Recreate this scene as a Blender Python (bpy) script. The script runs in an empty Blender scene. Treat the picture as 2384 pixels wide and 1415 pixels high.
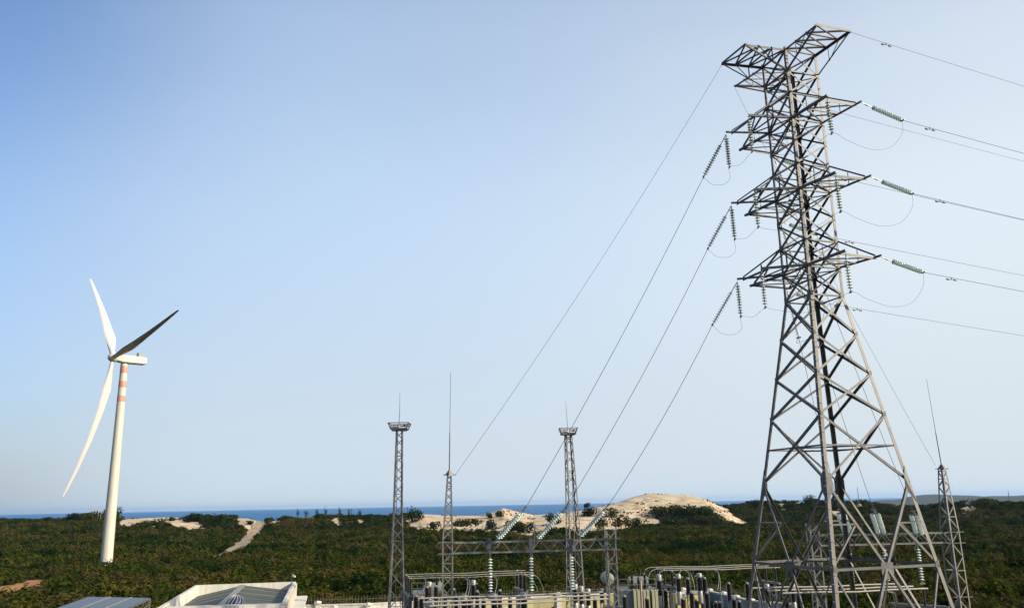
import bpy, bmesh, math, random
import numpy as np
from mathutils import Vector, Matrix, Quaternion, noise as mnoise

# ------------------------------------------------------------------ camera, sky, sun, exposure
SC = bpy.context.scene
COL = SC.collection
EYE = 10.5                                  # the viewer stands on a roof, eye 10.5 m above the yard
W, HH, FPX = 2384.0, 1415.0, 1938.0
PITCH = math.radians(13.5); ROLL = math.atan(0.0187)
R = math.radians

cam_d = bpy.data.cameras.new("camera"); cam = bpy.data.objects.new("camera", cam_d); COL.objects.link(cam)
cam_d.sensor_width = 36.0; cam_d.lens = 36.0 * FPX / W
cam_d.clip_start = 0.5; cam_d.clip_end = 80000
cam.location = (0, 0, EYE)
fwd = Vector((0, math.cos(PITCH), math.sin(PITCH))); upv = Vector((0, -math.sin(PITCH), math.cos(PITCH))); rt = Vector((1, 0, 0))
up2 = upv * math.cos(ROLL) + rt * math.sin(ROLL); rt2 = rt * math.cos(ROLL) - upv * math.sin(ROLL)
cam.rotation_euler = Matrix((rt2, up2, -fwd)).transposed().to_euler()
SC.camera = cam

SUN_AZ = R(70)      # measured from straight behind the camera towards the right
SUN_EL = R(25)
sun_dir = Vector((math.sin(SUN_AZ) * math.cos(SUN_EL), -math.cos(SUN_AZ) * math.cos(SUN_EL), math.sin(SUN_EL)))
world = bpy.data.worlds.new("World"); SC.world = world; world.use_nodes = True
wn = world.node_tree.nodes; wl = world.node_tree.links
sky = wn.new("ShaderNodeTexSky"); sky.sky_type = 'NISHITA'; sky.sun_disc = False
sky.sun_elevation = SUN_EL
sky.sun_rotation = math.atan2(sun_dir.x, sun_dir.y)
sky.altitude = 0; sky.air_density = 1.0; sky.dust_density = 3.5; sky.ozone_density = 5.0
bg = wn["Background"]; bg.inputs[1].default_value = 0.087
# bright haze gradient painted into the sky colour, stronger sunward, thinner overhead
def wmath(op, a, b=None, c=None):
    n = wn.new("ShaderNodeMath"); n.operation = op
    for i, v in enumerate((a, b, c)):
        if v is None: continue
        if isinstance(v, (int, float)): n.inputs[i].default_value = v
        else: wl.new(v, n.inputs[i])
    return n.outputs[0]
def wmap(v, f0, f1, t0, t1, mode='SMOOTHSTEP'):
    n = wn.new("ShaderNodeMapRange"); n.interpolation_type = mode; wl.new(v, n.inputs[0])
    for i, q in enumerate((f0, f1, t0, t1)): n.inputs[i + 1].default_value = q
    return n.outputs[0]
tcw = wn.new("ShaderNodeTexCoord"); sx = wn.new("ShaderNodeSeparateXYZ"); wl.new(tcw.outputs["Generated"], sx.inputs[0])
az_n = wmath('ARCTAN2', sx.outputs[0], sx.outputs[1]); el_n = wmath('ARCSINE', sx.outputs[2])
mpw = wn.new("ShaderNodeMapping"); mpw.inputs["Scale"].default_value = (1.4, 1.4, 5.0); wl.new(tcw.outputs["Generated"], mpw.inputs[0])
nzw = wn.new("ShaderNodeTexNoise"); nzw.inputs["Scale"].default_value = 1.6; nzw.inputs["Detail"].default_value = 4; wl.new(mpw.outputs[0], nzw.inputs["Vector"])
veil = wmath('ADD', wmap(az_n, -.94, -.18, .02, .98), wmap(el_n, .20, .66, 0, -.44))
veil = wmath('ADD', veil, wmap(el_n, .0, .14, .12, 0))
veil = wmath('ADD', veil, wmath('MULTIPLY_ADD', nzw.outputs["Fac"], .16, -.08))
veil = wmap(veil, -.04, 1.06, 0.0, 1.0)
veil = wmath('MULTIPLY', veil, wmap(az_n, 1.3, 2.6, 1, .3))
mxv = wn.new("ShaderNodeMix"); mxv.data_type = 'RGBA'; wl.new(wmap(az_n, -.30, .62, 0, 1), mxv.inputs[0])
mxv.inputs[6].default_value = (2.52, 3.26, 4.18, 1); mxv.inputs[7].default_value = (3.58, 3.98, 4.26, 1)
mxw = wn.new("ShaderNodeMix"); mxw.data_type = 'RGBA'; mxw.clamp_factor = True; wl.new(veil, mxw.inputs[0]); wl.new(sky.outputs[0], mxw.inputs[6])
mxl = wn.new("ShaderNodeMix"); mxl.data_type = 'RGBA'; wl.new(wmap(el_n, .0, .34, .75, 0), mxl.inputs[0]); wl.new(mxv.outputs[2], mxl.inputs[6]); mxl.inputs[7].default_value = (3.0, 3.38, 3.58, 1)
wl.new(mxl.outputs[2], mxw.inputs[7])
wl.new(mxw.outputs[2], bg.inputs[0])
sun_l = bpy.data.lights.new("sun", 'SUN'); sun_l.energy = 2.8; sun_l.angle = R(0.5); sun_l.color = (1.0, 0.87, 0.68)
sun_o = bpy.data.objects.new("sun", sun_l); COL.objects.link(sun_o)
sun_o.rotation_euler = sun_dir.to_track_quat('Z', 'Y').to_euler()
SC.view_settings.view_transform = 'Standard'; SC.view_settings.look = 'None'
SC.view_settings.exposure = 1.34; SC.view_settings.gamma = 1.0
SC.cycles.volume_bounces = 0
SC.cycles.max_bounces = 6

# ------------------------------------------------------------------ surveying helpers
def ray(x, y):
    u = x - W / 2; v = -(y - HH / 2)
    c, s = math.cos(ROLL), math.sin(ROLL)
    u, v = u * c + v * s, -u * s + v * c
    u /= FPX; v /= FPX
    return Vector((u, math.cos(PITCH) - v * math.sin(PITCH), math.sin(PITCH) + v * math.cos(PITCH)))
def P(x, y, Y):                              # the point at depth Y seen at photo pixel (x, y)
    d = ray(x, y); d = d * (Y / d.y); return Vector((d.x, d.y, d.z + EYE))
def Pz(x, y, z):                             # the point at height z seen at photo pixel (x, y)
    d = ray(x, y); d = d * ((z - EYE) / d.z); return Vector((d.x, d.y, z))
def pix(X, Y, Z):                            # numpy: world -> photo pixel
    Z = Z - EYE
    fw = Y * math.cos(PITCH) + Z * math.sin(PITCH); up = -Y * math.sin(PITCH) + Z * math.cos(PITCH)
    fw = np.where(np.abs(fw) < 1e-3, 1e-3, fw)
    u = X / fw * FPX; v = up / fw * FPX
    c, s = math.cos(ROLL), math.sin(ROLL)
    return u * c - v * s + W / 2, HH / 2 - (u * s + v * c)

# ------------------------------------------------------------------ mesh helpers
class MB:
    def __init__(self): self.v = []; self.f = []
    def add(self, vs, fs):
        n = len(self.v); self.v += [tuple(p) for p in vs]; self.f += [tuple(i + n for i in f) for f in fs]
    def prism(self, a, b, prof, d1, d2):
        a = Vector(a); b = Vector(b); k = len(prof)
        vs = [a + d1 * p + d2 * q for p, q in prof] + [b + d1 * p + d2 * q for p, q in prof]
        fs = [(i, (i + 1) % k, (i + 1) % k + k, i + k) for i in range(k)]
        fs += [tuple(range(k - 1, -1, -1)), tuple(range(k, 2 * k))]
        self.add(vs, fs); return self
    def frame(self, a, b, up=(0, 0, 1)):
        t = (Vector(b) - Vector(a)).normalized(); u = Vector(up)
        if abs(t.dot(u)) > 0.98: u = Vector((0, 1, 0))
        s = t.cross(u).normalized(); return s, s.cross(t).normalized()
    def bar(self, a, b, w, h=None, up=(0, 0, 1)):
        h = h or w; s, u = self.frame(a, b, up)
        return self.prism(a, b, [(-w/2, -h/2), (w/2, -h/2), (w/2, h/2), (-w/2, h/2)], s, u)
    def angle(self, a, b, w, d1, d2, t=None):  # rolled steel angle, its heel on the line a-b
        t = t or max(0.012, w * 0.12); d1 = Vector(d1).normalized(); d2 = Vector(d2).normalized()
        return self.prism(a, b, [(0, 0), (w, 0), (w, t), (t, t), (t, w), (0, w)], d1, d2)
    def box(self, c, sx, sy, sz, yaw=0.0):     # c = centre of the base
        c = Vector(c); x = Vector((math.cos(yaw), math.sin(yaw), 0)); y = Vector((-math.sin(yaw), math.cos(yaw), 0))
        z = Vector((0, 0, 1))
        vs = [c + x * (i * sx / 2) + y * (j * sy / 2) + z * (k * sz) for k in (0, 1) for i, j in ((-1, -1), (1, -1), (1, 1), (-1, 1))]
        self.add(vs, [(3, 2, 1, 0), (4, 5, 6, 7), (0, 1, 5, 4), (1, 2, 6, 5), (2, 3, 7, 6), (3, 0, 4, 7)]); return self
    def lathe(self, prof, o=(0, 0, 0), axis=(0, 0, 1), n=16):
        o = Vector(o); ax = Vector(axis).normalized(); s, u = self.frame((0, 0, 0), ax, (0, 0, 1) if abs(ax.z) < .9 else (0, 1, 0))
        vs = []; fs = []
        for r, z in prof:
            for i in range(n):
                a = 2 * math.pi * i / n; vs.append(o + ax * z + s * (r * math.cos(a)) + u * (r * math.sin(a)))
        for k in range(len(prof) - 1):
            for i in range(n):
                j = (i + 1) % n; fs.append((k*n+i, k*n+j, (k+1)*n+j, (k+1)*n+i))
        if prof[0][0] > 1e-5: fs.append(tuple(range(n - 1, -1, -1)))
        if prof[-1][0] > 1e-5: fs.append(tuple((len(prof)-1)*n + i for i in range(n)))
        self.add(vs, fs); return self
    def tube(self, pts, r, n=8):
        pts = [Vector(p) for p in pts]; vs = []; fs = []; m = len(pts)
        for k, p in enumerate(pts):
            t = (pts[min(k+1, m-1)] - pts[max(k-1, 0)]).normalized()
            u = Vector((0, 0, 1)) if abs(t.z) < .95 else Vector((0, 1, 0))
            s = t.cross(u).normalized(); q = s.cross(t)
            rr = r[k] if isinstance(r, (list, tuple)) else r
            for i in range(n):
                a = 2 * math.pi * i / n; vs.append(p + s * (rr * math.cos(a)) + q * (rr * math.sin(a)))
        for k in range(m - 1):
            for i in range(n):
                j = (i + 1) % n; fs.append((k*n+i, k*n+j, (k+1)*n+j, (k+1)*n+i))
        fs += [tuple(range(n - 1, -1, -1)), tuple((m-1)*n + i for i in range(n))]
        self.add(vs, fs); return self
    def plate(self, pts, t, nrm):              # a flat polygon with thickness t along nrm
        nrm = Vector(nrm).normalized(); k = len(pts); pts = [Vector(p) for p in pts]
        vs = [p - nrm * t/2 for p in pts] + [p + nrm * t/2 for p in pts]
        fs = [tuple(range(k-1, -1, -1)), tuple(range(k, 2*k))] + [(i, (i+1) % k, (i+1) % k + k, i + k) for i in range(k)]
        self.add(vs, fs); return self
    def build(self, name, m, parent=None, o=(0, 0, 0), smooth=False):
        me = bpy.data.meshes.new(name)
        base = Vector(o) if parent is None else root_loc(parent)
        me.from_pydata([tuple(Vector(p) - base) for p in self.v], [], self.f)
        bm = bmesh.new(); bm.from_mesh(me); bmesh.ops.recalc_face_normals(bm, faces=bm.faces); bm.to_mesh(me); bm.free()
        if smooth:
            me.polygons.foreach_set("use_smooth", [True] * len(me.polygons))
            me.set_sharp_from_angle(angle=R(40))
        me.materials.append(m)
        ob = bpy.data.objects.new(name, me); COL.objects.link(ob)
        if parent is None: ob.location = base
        else: ob.parent = parent
        return ob
def root_loc(o):
    while o.parent: o = o.parent
    return o.location.copy() if not o.get('_local') else Vector((0, 0, 0))
def tag(o, label=None, cat=None, group=None, kind=None):
    if label: o['label'] = label
    if cat: o['category'] = cat
    if group: o['group'] = group
    if kind: o['kind'] = kind
    return o
def thing(name, loc, label, cat, group=None):
    o = bpy.data.objects.new(name, None); COL.objects.link(o); o.location = Vector(loc); o.empty_display_size = .3
    return tag(o, label, cat, group)
def copy_tree(o, parent=None):
    c = o.copy(); COL.objects.link(c)
    if parent: c.parent = parent
    for ch in list(o.children): copy_tree(ch, c)
    return c

# ------------------------------------------------------------------ materials
def mat(name, col, rough=.6, metal=0.0, var=.25, scale=3.0, bump=0.0, spec=.5, col2=None, detail=6):
    m = bpy.data.materials.new(name); m.use_nodes = True; nt = m.node_tree; b = nt.nodes["Principled BSDF"]
    b.inputs["Roughness"].default_value = rough; b.inputs["Metallic"].default_value = metal
    b.inputs["Specular IOR Level"].default_value = spec
    tc = nt.nodes.new("ShaderNodeTexCoord"); nz = nt.nodes.new("ShaderNodeTexNoise")
    nz.inputs["Scale"].default_value = scale; nz.inputs["Detail"].default_value = detail; nz.inputs["Roughness"].default_value = .65
    nt.links.new(tc.outputs["Object"], nz.inputs["Vector"])
    rp = nt.nodes.new("ShaderNodeValToRGB"); rp.color_ramp.elements[0].position = .3; rp.color_ramp.elements[1].position = .7
    c2 = col2 or tuple(c * (1 - var) for c in col)
    rp.color_ramp.elements[0].color = (*c2, 1); rp.color_ramp.elements[1].color = (*col, 1)
    nt.links.new(nz.outputs["Fac"], rp.inputs[0]); nt.links.new(rp.outputs[0], b.inputs["Base Color"])
    if bump:
        bp = nt.nodes.new("ShaderNodeBump"); bp.inputs["Strength"].default_value = bump; bp.inputs["Distance"].default_value = .02
        nt.links.new(nz.outputs["Fac"], bp.inputs["Height"]); nt.links.new(bp.outputs[0], b.inputs["Normal"])
    return m
M = {}
M['steel'] = mat('weathered_galvanised_steel', (.11, .108, .10), .55, .15, .6, 2.2)
M['steel_warm_lit'] = mat('warm_lit_steel', (.125, .112, .098), .6, .15, .45, 1.5)  # brownish light on the front leg, put into its base colour
M['gsteel'] = mat('grey_galvanised_steel', (.185, .18, .16), .5, .25, .4, 4)
M['bluesteel'] = mat('blue_grey_painted_steel', (.07, .085, .11), .5, .1, .3, 4)
M['wire'] = mat('aluminium_wire', (.07, .075, .08), .5, .2, .1, 1)
M['bus'] = mat('aluminium_tube', (.34, .32, .27), .45, .3, .2, 2)
M['glass'] = mat('green_toughened_glass', (.60, .70, .62), .15, 0, .15, 20, spec=.8)
M['cap'] = mat('insulator_cap_iron', (.22, .22, .2), .5, .4, .2, 10)
M['porcelain'] = mat('brown_glazed_porcelain', (.016, .010, .008), .25, 0, .4, 6, spec=.7)
M['silver'] = mat('silver_painted_housing', (.30, .29, .26), .4, .25, .2, 4)
M['white'] = mat('turbine_white_coating', (.50, .475, .385), .45, 0, .12, .25)
M['red'] = mat('aviation_red_paint', (.54, .23, .165), .6, 0, .3, .9)
M['blade'] = mat('blade_white_coating', (.50, .49, .45), .4, 0, .08, .2)
M['wallwhite'] = mat('white_render', (.60, .57, .49), .8, 0, .18, 1.3, bump=.1)
M['cream'] = mat('cream_yellow_render', (.40, .36, .17), .85, 0, .18, .9, bump=.1)
def streaks(m, col, amt):
    nt = m.node_tree; b = nt.nodes["Principled BSDF"]; src = b.inputs["Base Color"].links[0].from_socket
    tc = nt.nodes.new("ShaderNodeTexCoord"); mp = nt.nodes.new("ShaderNodeMapping"); mp.inputs["Scale"].default_value = (2.2, 2.2, .12)
    nz = nt.nodes.new("ShaderNodeTexNoise"); nz.inputs["Scale"].default_value = 1.5; nz.inputs["Detail"].default_value = 8
    nt.links.new(tc.outputs["Object"], mp.inputs[0]); nt.links.new(mp.outputs[0], nz.inputs["Vector"])
    mr = nt.nodes.new("ShaderNodeMapRange"); nt.links.new(nz.outputs["Fac"], mr.inputs[0])
    for i, q in enumerate((.5, .72, 0, amt)): mr.inputs[i + 1].default_value = q
    mx = nt.nodes.new("ShaderNodeMix"); mx.data_type = 'RGBA'; nt.links.new(mr.outputs[0], mx.inputs[0]); nt.links.new(src, mx.inputs[6]); mx.inputs[7].default_value = (*col, 1)
    nt.links.new(mx.outputs[2], b.inputs["Base Color"])
streaks(M['wallwhite'], (.33, .30, .25), .55); streaks(M['cream'], (.22, .19, .10), .5); streaks(M['white'], (.33, .30, .23), .5); streaks(M['steel'], (.13, .085, .055), .6); streaks(M['red'], (.52, .36, .28), .7)
M['shadewall'] = mat('shade_toned_render', (.22, .22, .20), .85, 0, .3, 1.1, bump=.1)  # shade on the right wall panels, put into a darker base colour
M['tan'] = mat('tan_render', (.42, .33, .24), .85, 0, .3, 1.5)
M['tank'] = mat('grey_green_transformer_paint', (.21, .235, .19), .5, 0, .25, 1.6)
M['fin'] = mat('cream_radiator_paint', (.42, .41, .25), .5, 0, .25, 1.6)
M['cabinet'] = mat('yellow_cabinet_paint', (.55, .44, .14), .5, 0, .2, 2)
M['spike'] = mat('dark_iron_railing', (.15, .125, .10), .6, .2, .2, 3)
M['lampglass'] = mat('floodlight_glass', (.6, .6, .55), .1, 0, .1, 5)
M['lampbody'] = mat('floodlight_housing', (.08, .08, .08), .5, .2, .2, 5)
M['domeblue'] = mat('dark_blue_vent_paint', (.035, .04, .11), .35, .2, .2, 5)

def roof_mat(name, col, pitch, axis, rough=.45, metal=.3):
    m = mat(name, col, rough, metal, .3, .8); nt = m.node_tree; b = nt.nodes["Principled BSDF"]
    tc = nt.nodes.new("ShaderNodeTexCoord"); mp = nt.nodes.new("ShaderNodeMapping"); mp.inputs["Rotation"].default_value = (0, 0, axis)
    wv = nt.nodes.new("ShaderNodeTexWave"); wv.inputs["Scale"].default_value = 1 / pitch / 3.2; wv.bands_direction = 'X'
    nt.links.new(tc.outputs["Object"], mp.inputs[0]); nt.links.new(mp.outputs[0], wv.inputs[0])
    bp = nt.nodes.new("ShaderNodeBump"); bp.inputs["Strength"].default_value = .6; bp.inputs["Distance"].default_value = .03
    nt.links.new(wv.outputs["Fac"], bp.inputs["Height"]); nt.links.new(bp.outputs[0], b.inputs["Normal"]); return m
M['roofgreen'] = roof_mat('green_grey_sheet_metal', (.062, .074, .050), .25, 0, .7, 0)
M['roofblue'] = roof_mat('blue_grey_sheet_metal', (.10, .125, .155), .25, 0, .4, .4)
M['ridge'] = mat('pale_ridge_capping', (.27, .25, .21), .5, .2, .2, 2)

def foliage_mat(name, stops, wscale=.03, rnd=True):
    m = bpy.data.materials.new(name); m.use_nodes = True; nt = m.node_tree
    for n in list(nt.nodes):
        if n.type != 'OUTPUT_MATERIAL': nt.nodes.remove(n)
    out = nt.nodes["Material Output"]
    oi = nt.nodes.new("ShaderNodeObjectInfo"); nz = nt.nodes.new("ShaderNodeTexNoise"); nz.inputs["Scale"].default_value = wscale
    nz.inputs["Detail"].default_value = 4; nz.inputs["Roughness"].default_value = .7
    nt.links.new(oi.outputs["Location"], nz.inputs["Vector"])
    ad = nt.nodes.new("ShaderNodeMath"); ad.operation = 'MULTIPLY_ADD'; ad.inputs[1].default_value = .40
    q_ = nt.nodes.new("ShaderNodeMath"); q_.operation = 'MULTIPLY_ADD'; q_.inputs[1].default_value = 2.5; q_.inputs[2].default_value = -.75
    nt.links.new(nz.outputs["Fac"], q_.inputs[0]); nt.links.new(oi.outputs["Random"], ad.inputs[0]); nt.links.new(q_.outputs[0], ad.inputs[2])
    tc = nt.nodes.new("ShaderNodeTexCoord"); n2 = nt.nodes.new("ShaderNodeTexNoise"); n2.inputs["Scale"].default_value = 3.5
    nt.links.new(tc.outputs["Object"], n2.inputs["Vector"])
    a2 = nt.nodes.new("ShaderNodeMath"); a2.operation = 'MULTIPLY_ADD'; a2.inputs[1].default_value = .16; 
    nt.links.new(n2.outputs["Fac"], a2.inputs[0]); nt.links.new(ad.outputs[0], a2.inputs[2])
    rp = nt.nodes.new("ShaderNodeValToRGB"); rp.color_ramp.elements.remove(rp.color_ramp.elements[1])
    rp.color_ramp.elements[0].position = stops[0][0]; rp.color_ramp.elements[0].color = (*stops[0][1], 1)
    for p, c in stops[1:]:
        e = rp.color_ramp.elements.new(p); e.color = (*c, 1)
    nt.links.new(a2.outputs[0], rp.inputs[0])
    df = nt.nodes.new("ShaderNodeBsdfDiffuse"); tr = nt.nodes.new("ShaderNodeBsdfTranslucent"); mx = nt.nodes.new("ShaderNodeMixShader")
    mx.inputs[0].default_value = .25
    nt.links.new(rp.outputs[0], df.inputs[0]); nt.links.new(rp.outputs[0], tr.inputs[0])
    nt.links.new(df.outputs[0], mx.inputs[1]); nt.links.new(tr.outputs[0], mx.inputs[2]); nt.links.new(mx.outputs[0], out.inputs[0])
    return m
M['scrub'] = foliage_mat('mixed_scrub_leaves', [(.42, (.008, .017, .004)), (.64, (.022, .036, .006)), (.86, (.050, .056, .009)), (1.06, (.074, .062, .013)), (1.3, (.066, .048, .020))])
M['dunebush'] = foliage_mat('dark_dune_shrub_leaves', [(.4, (.010, .020, .006)), (.8, (.022, .036, .008)), (1.0, (.038, .042, .010))])
M['bark'] = mat('grey_brown_bark', (.12, .09, .06), .9, 0, .4, 6)

# ------------------------------------------------------------------ terrain
H0 = 0.0
def smooth(t): t = np.clip(t, 0, 1); return t * t * (3 - 2 * t)
def az_of(x):
    d = ray(x, 1174 - (x - 1192) * 0.0187); return math.atan2(d.x, d.y)
def hor_y(x): return 1173.9 - (x - 1192) * 0.0187
# skyline of the ridge as surveyed: column, row of the bare ground on the skyline, ridge distance
SKY = [(-900, 1212, 520), (-300, 1213, 520), (0, 1213, 520), (100, 1213, 520), (150, 1211, 520), (215, 1204, 520), (250, 1202, 520), (278, 1209, 520), (330, 1206, 520),
       (400, 1203, 520), (430, 1206, 520), (500, 1206, 520), (545, 1206, 510), (575, 1206, 500), (610, 1214, 500), (650, 1212, 500), (690, 1207, 510), (750, 1202, 520),
       (850, 1203, 520), (920, 1204, 500), (980, 1196, 480), (1060, 1200, 480), (1120, 1200, 490), (1150, 1190, 500), (1170, 1182, 500), (1195, 1188, 500), (1240, 1198, 500),
       (1290, 1197, 500), (1360, 1186, 520), (1400, 1178, 540), (1440, 1168, 560), (1480, 1155, 580), (1510, 1148, 590), (1545, 1149, 590), (1600, 1152, 590), (1645, 1162, 580), (1685, 1180, 570),
       (1720, 1176, 620), (1760, 1174, 640), (1800, 1172, 640), (1880, 1168, 640), (1930, 1172, 620), (2000, 1172, 620), (2040, 1178, 600), (2080, 1182, 600), (2140, 1184, 600),
       (2220, 1178, 560), (2290, 1172, 560), (2350, 1176, 560), (2450, 1178, 560), (2700, 1182, 560), (3300, 1185, 560)]
S_AZ = np.array([az_of(a) for a, _, _ in SKY])
S_D = np.array([float(d) for _, _, d in SKY])
S_H = np.array([(hor_y(a) - b) / FPX * d for a, b, d in SKY])       # about true height relative to the eye
# refine using real rays
for i, (a, b, d) in enumerate(SKY):
    r = ray(a, b); hz = math.hypot(r.x, r.y); S_H[i] = r.z / hz * d
def vnoise(X, Y, sc, seed=0):
    # smooth value noise, vectorised
    x = X / sc + seed * 17.3; y = Y / sc + seed * 7.7
    xi = np.floor(x).astype(int); yi = np.floor(y).astype(int); xf = x - xi; yf = y - yi
    def hsh(a, b):
        n = (a * 374761393 + b * 668265263 + seed * 974711) & 0x7fffffff
        n = ((n ^ (n >> 13)) * 1274126177) & 0x7fffffff
        return ((n ^ (n >> 16)) & 0xffff) / 65535.0
    u = xf * xf * (3 - 2 * xf); v = yf * yf * (3 - 2 * yf)
    return (hsh(xi, yi) * (1-u) + hsh(xi+1, yi) * u) * (1-v) + (hsh(xi, yi+1) * (1-u) + hsh(xi+1, yi+1) * u) * v - .5
def terrain(X, Y):
    X = np.asarray(X, float); Y = np.asarray(Y, float)
    D = np.hypot(X, Y); az = np.arctan2(X, Y)
    hr = np.interp(az, S_AZ, S_H); dr = np.interp(az, S_AZ, S_D)
    base = -EYE - .03 - 2.5 * smooth((D - 76) / 120) + .6 * smooth((D - 230) / 150)
    foot = dr - 135
    base = base + smooth((D - 90) / 60) * (1.1 * vnoise(X, Y, 60, 1) + .5 * vnoise(X, Y, 17, 2)) * (1 - smooth((D - foot) / 100))
    t = np.clip((D - foot) / (dr - foot), 0, 1)
    up = base + (hr - base) * (t ** 1.25 * (2 - t) ** .9)
    up = up + np.where(t > 0, (1.6 * vnoise(X, Y, 24, 3) + 1.1 * vnoise(X, Y, 9, 4) + .5 * vnoise(X, Y, 4.5, 5)) * np.sin(np.pi * t), 0)
    dn = hr - ((D - dr) / 60.0) ** 1.5
    h = np.where(D > dr, np.maximum(dn, -40), up)
    return h + EYE
def terr1(x, y): return float(terrain(np.array([x]), np.array([y]))[0])
def ground_at(px, py, dmin=78):
    r = ray(px, py); hz = math.hypot(r.x, r.y)
    D = np.arange(dmin, 900, 1.0); X = r.x / hz * D; Y = r.y / hz * D; Z = EYE + r.z / hz * D
    T = terrain(X, Y); k = np.nonzero(Z <= T)[0]
    i = k[0] if len(k) else int(np.argmin(Z - T))
    return Vector((X[i], Y[i], T[i]))
def inpoly(px, py, poly):
    r = np.zeros(px.shape, bool); n = len(poly)
    for i in range(n):
        x1, y1 = poly[i]; x2, y2 = poly[(i + 1) % n]
        c = ((y1 > py) != (y2 > py)) & (px < (x2 - x1) * (py - y1) / (y2 - y1 + 1e-9) + x1); r ^= c
    return r
SAND = [[(277, 1200), (430, 1196), (434, 1212), (470, 1219), (484, 1228), (455, 1231), (440, 1236), (428, 1230), (400, 1226), (380, 1221), (360, 1225), (340, 1222), (318, 1225), (280, 1224)],
        [(545, 1196), (578, 1198), (606, 1208), (622, 1212), (618, 1226), (598, 1232), (572, 1234), (556, 1222)],
        [(494, 1206), (502, 1208), (514, 1221), (506, 1220)], [(630, 1212), (655, 1208), (655, 1216), (630, 1222)],
        [(678, 1203), (735, 1203), (735, 1208), (680, 1210)], [(768, 1207), (792, 1206), (788, 1223), (776, 1219)], [(830, 1208), (850, 1206), (850, 1212), (832, 1214)],
        [(968, 1188), (1060, 1190), (1120, 1188), (1170, 1170), (1240, 1186), (1290, 1185), (1360, 1174), (1440, 1155), (1510, 1135), (1600, 1140), (1660, 1152), (1690, 1182), (1745, 1222), (1705, 1225),
         (1665, 1200), (1632, 1185), (1515, 1186), (1538, 1224), (1510, 1224), (1480, 1228), (1440, 1240), (1400, 1241), (1340, 1241), (1290, 1233), (1232, 1256), (1200, 1252), (1180, 1234), (1120, 1242), (1070, 1240), (1000, 1240), (972, 1246), (950, 1214)],
        [(1560, 1207), (1600, 1205), (1610, 1222), (1568, 1222)], [(1712, 1205), (1730, 1208), (1748, 1222), (1738, 1222)],
        [(1810, 1168), (1832, 1172), (1828, 1184), (1815, 1180)], [(1850, 1160), (1880, 1160), (1880, 1172), (1852, 1172)], [(1930, 1184), (1975, 1188), (1970, 1204), (1935, 1200)],
        [(1988, 1172), (2016, 1176), (2012, 1184), (1990, 1182)], [(2236, 1180), (2262, 1170), (2278, 1184), (2262, 1194), (2240, 1196)],
        [(-80, 1378), (0, 1366), (60, 1355), (116, 1350), (135, 1358), (125, 1380), (100, 1392), (60, 1404), (20, 1412), (-80, 1425)]]
TRACK_PX = [(612, 1216), (600, 1228), (590, 1240), (578, 1254), (564, 1268), (548, 1281), (528, 1292), (500, 1300), (470, 1306)]
TRACK = [ground_at(*p) for p in TRACK_PX]
TR = np.array([(p.x, p.y) for p in TRACK])
def track_dist(X, Y):
    d = np.full(X.shape, 1e9)
    for i in range(len(TR) - 1):
        a, b = TR[i], TR[i+1]; ab = b - a; L = (ab ** 2).sum()
        t = np.clip(((X - a[0]) * ab[0] + (Y - a[1]) * ab[1]) / L, 0, 1)
        d = np.minimum(d, np.hypot(X - a[0] - t * ab[0], Y - a[1] - t * ab[1]))
    return d
def sandmask(X, Y, Z):
    D = np.hypot(X, Y); az = np.arctan2(X, Y); dr = np.interp(az, S_AZ, S_D)
    over = D > dr
    s = np.where(over, dr / D, 1.0)
    zz = np.where(over, terrain(X * s, Y * s) - .2, Z)
    jx = 14 * vnoise(X, Y, 14, 11) + 7 * vnoise(X, Y, 5, 12); jy = 7 * vnoise(X, Y, 14, 13) + 4 * vnoise(X, Y, 5, 14)
    px, py = pix(X * s, Y * s, zz)
    m = np.zeros(X.shape, bool)
    for poly in SAND: m |= inpoly(px + jx, py + jy, poly)
    return m & (D > 60)

azs = np.concatenate([np.linspace(-math.pi, -.85, 30)[:-1], np.linspace(-.85, -.6, 40)[:-1], np.linspace(-.6, .6, 1000), np.linspace(.6, .85, 40)[1:], np.linspace(.85, math.pi, 30)[1:]])
ds = np.concatenate([[.5, 10, 25, 45, 60, 70, 76], np.linspace(78, 370, 120), np.linspace(372, 660, 190), np.linspace(665, 1000, 30)[1:], [1200]])
AZ, DD = np.meshgrid(azs, ds); TX = DD * np.sin(AZ); TY = DD * np.cos(AZ); TZ = terrain(TX, TY)
na, nd = len(azs), len(ds)
me = bpy.data.meshes.new("ground")
idx = np.arange(na * nd).reshape(nd, na)
quads = np.stack([idx[:-1, :-1], idx[:-1, 1:], idx[1:, 1:], idx[1:, :-1]], -1).reshape(-1, 4)[:, ::-1]
me.from_pydata(np.stack([TX, TY, TZ], -1).reshape(-1, 3).tolist(), [], quads.tolist())
me.polygons.foreach_set("use_smooth", [True] * len(me.polygons))
sm = sandmask(TX.ravel(), TY.ravel(), TZ.ravel()).astype(np.float32)
at = me.attributes.new("sand", 'FLOAT', 'POINT'); at.data.foreach_set("value", sm)
dirt = (sm * (DD.ravel() < 220)).astype(np.float32)
at = me.attributes.new("dirt", 'FLOAT', 'POINT'); at.data.foreach_set("value", dirt)
ground = bpy.data.objects.new("ground", me); COL.objects.link(ground)
tag(ground, "scrubland ground rising to pale sand dunes by the sea", "ground", kind='structure')
gm = bpy.data.materials.new("sandy_scrub_soil"); gm.use_nodes = True; nt = gm.node_tree; b = nt.nodes["Principled BSDF"]; b.inputs["Roughness"].default_value = .95; b.inputs["Specular IOR Level"].default_value = .1
a_ = nt.nodes.new("ShaderNodeAttribute"); a_.attribute_name = "sand"
tc = nt.nodes.new("ShaderNodeTexCoord")
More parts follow.
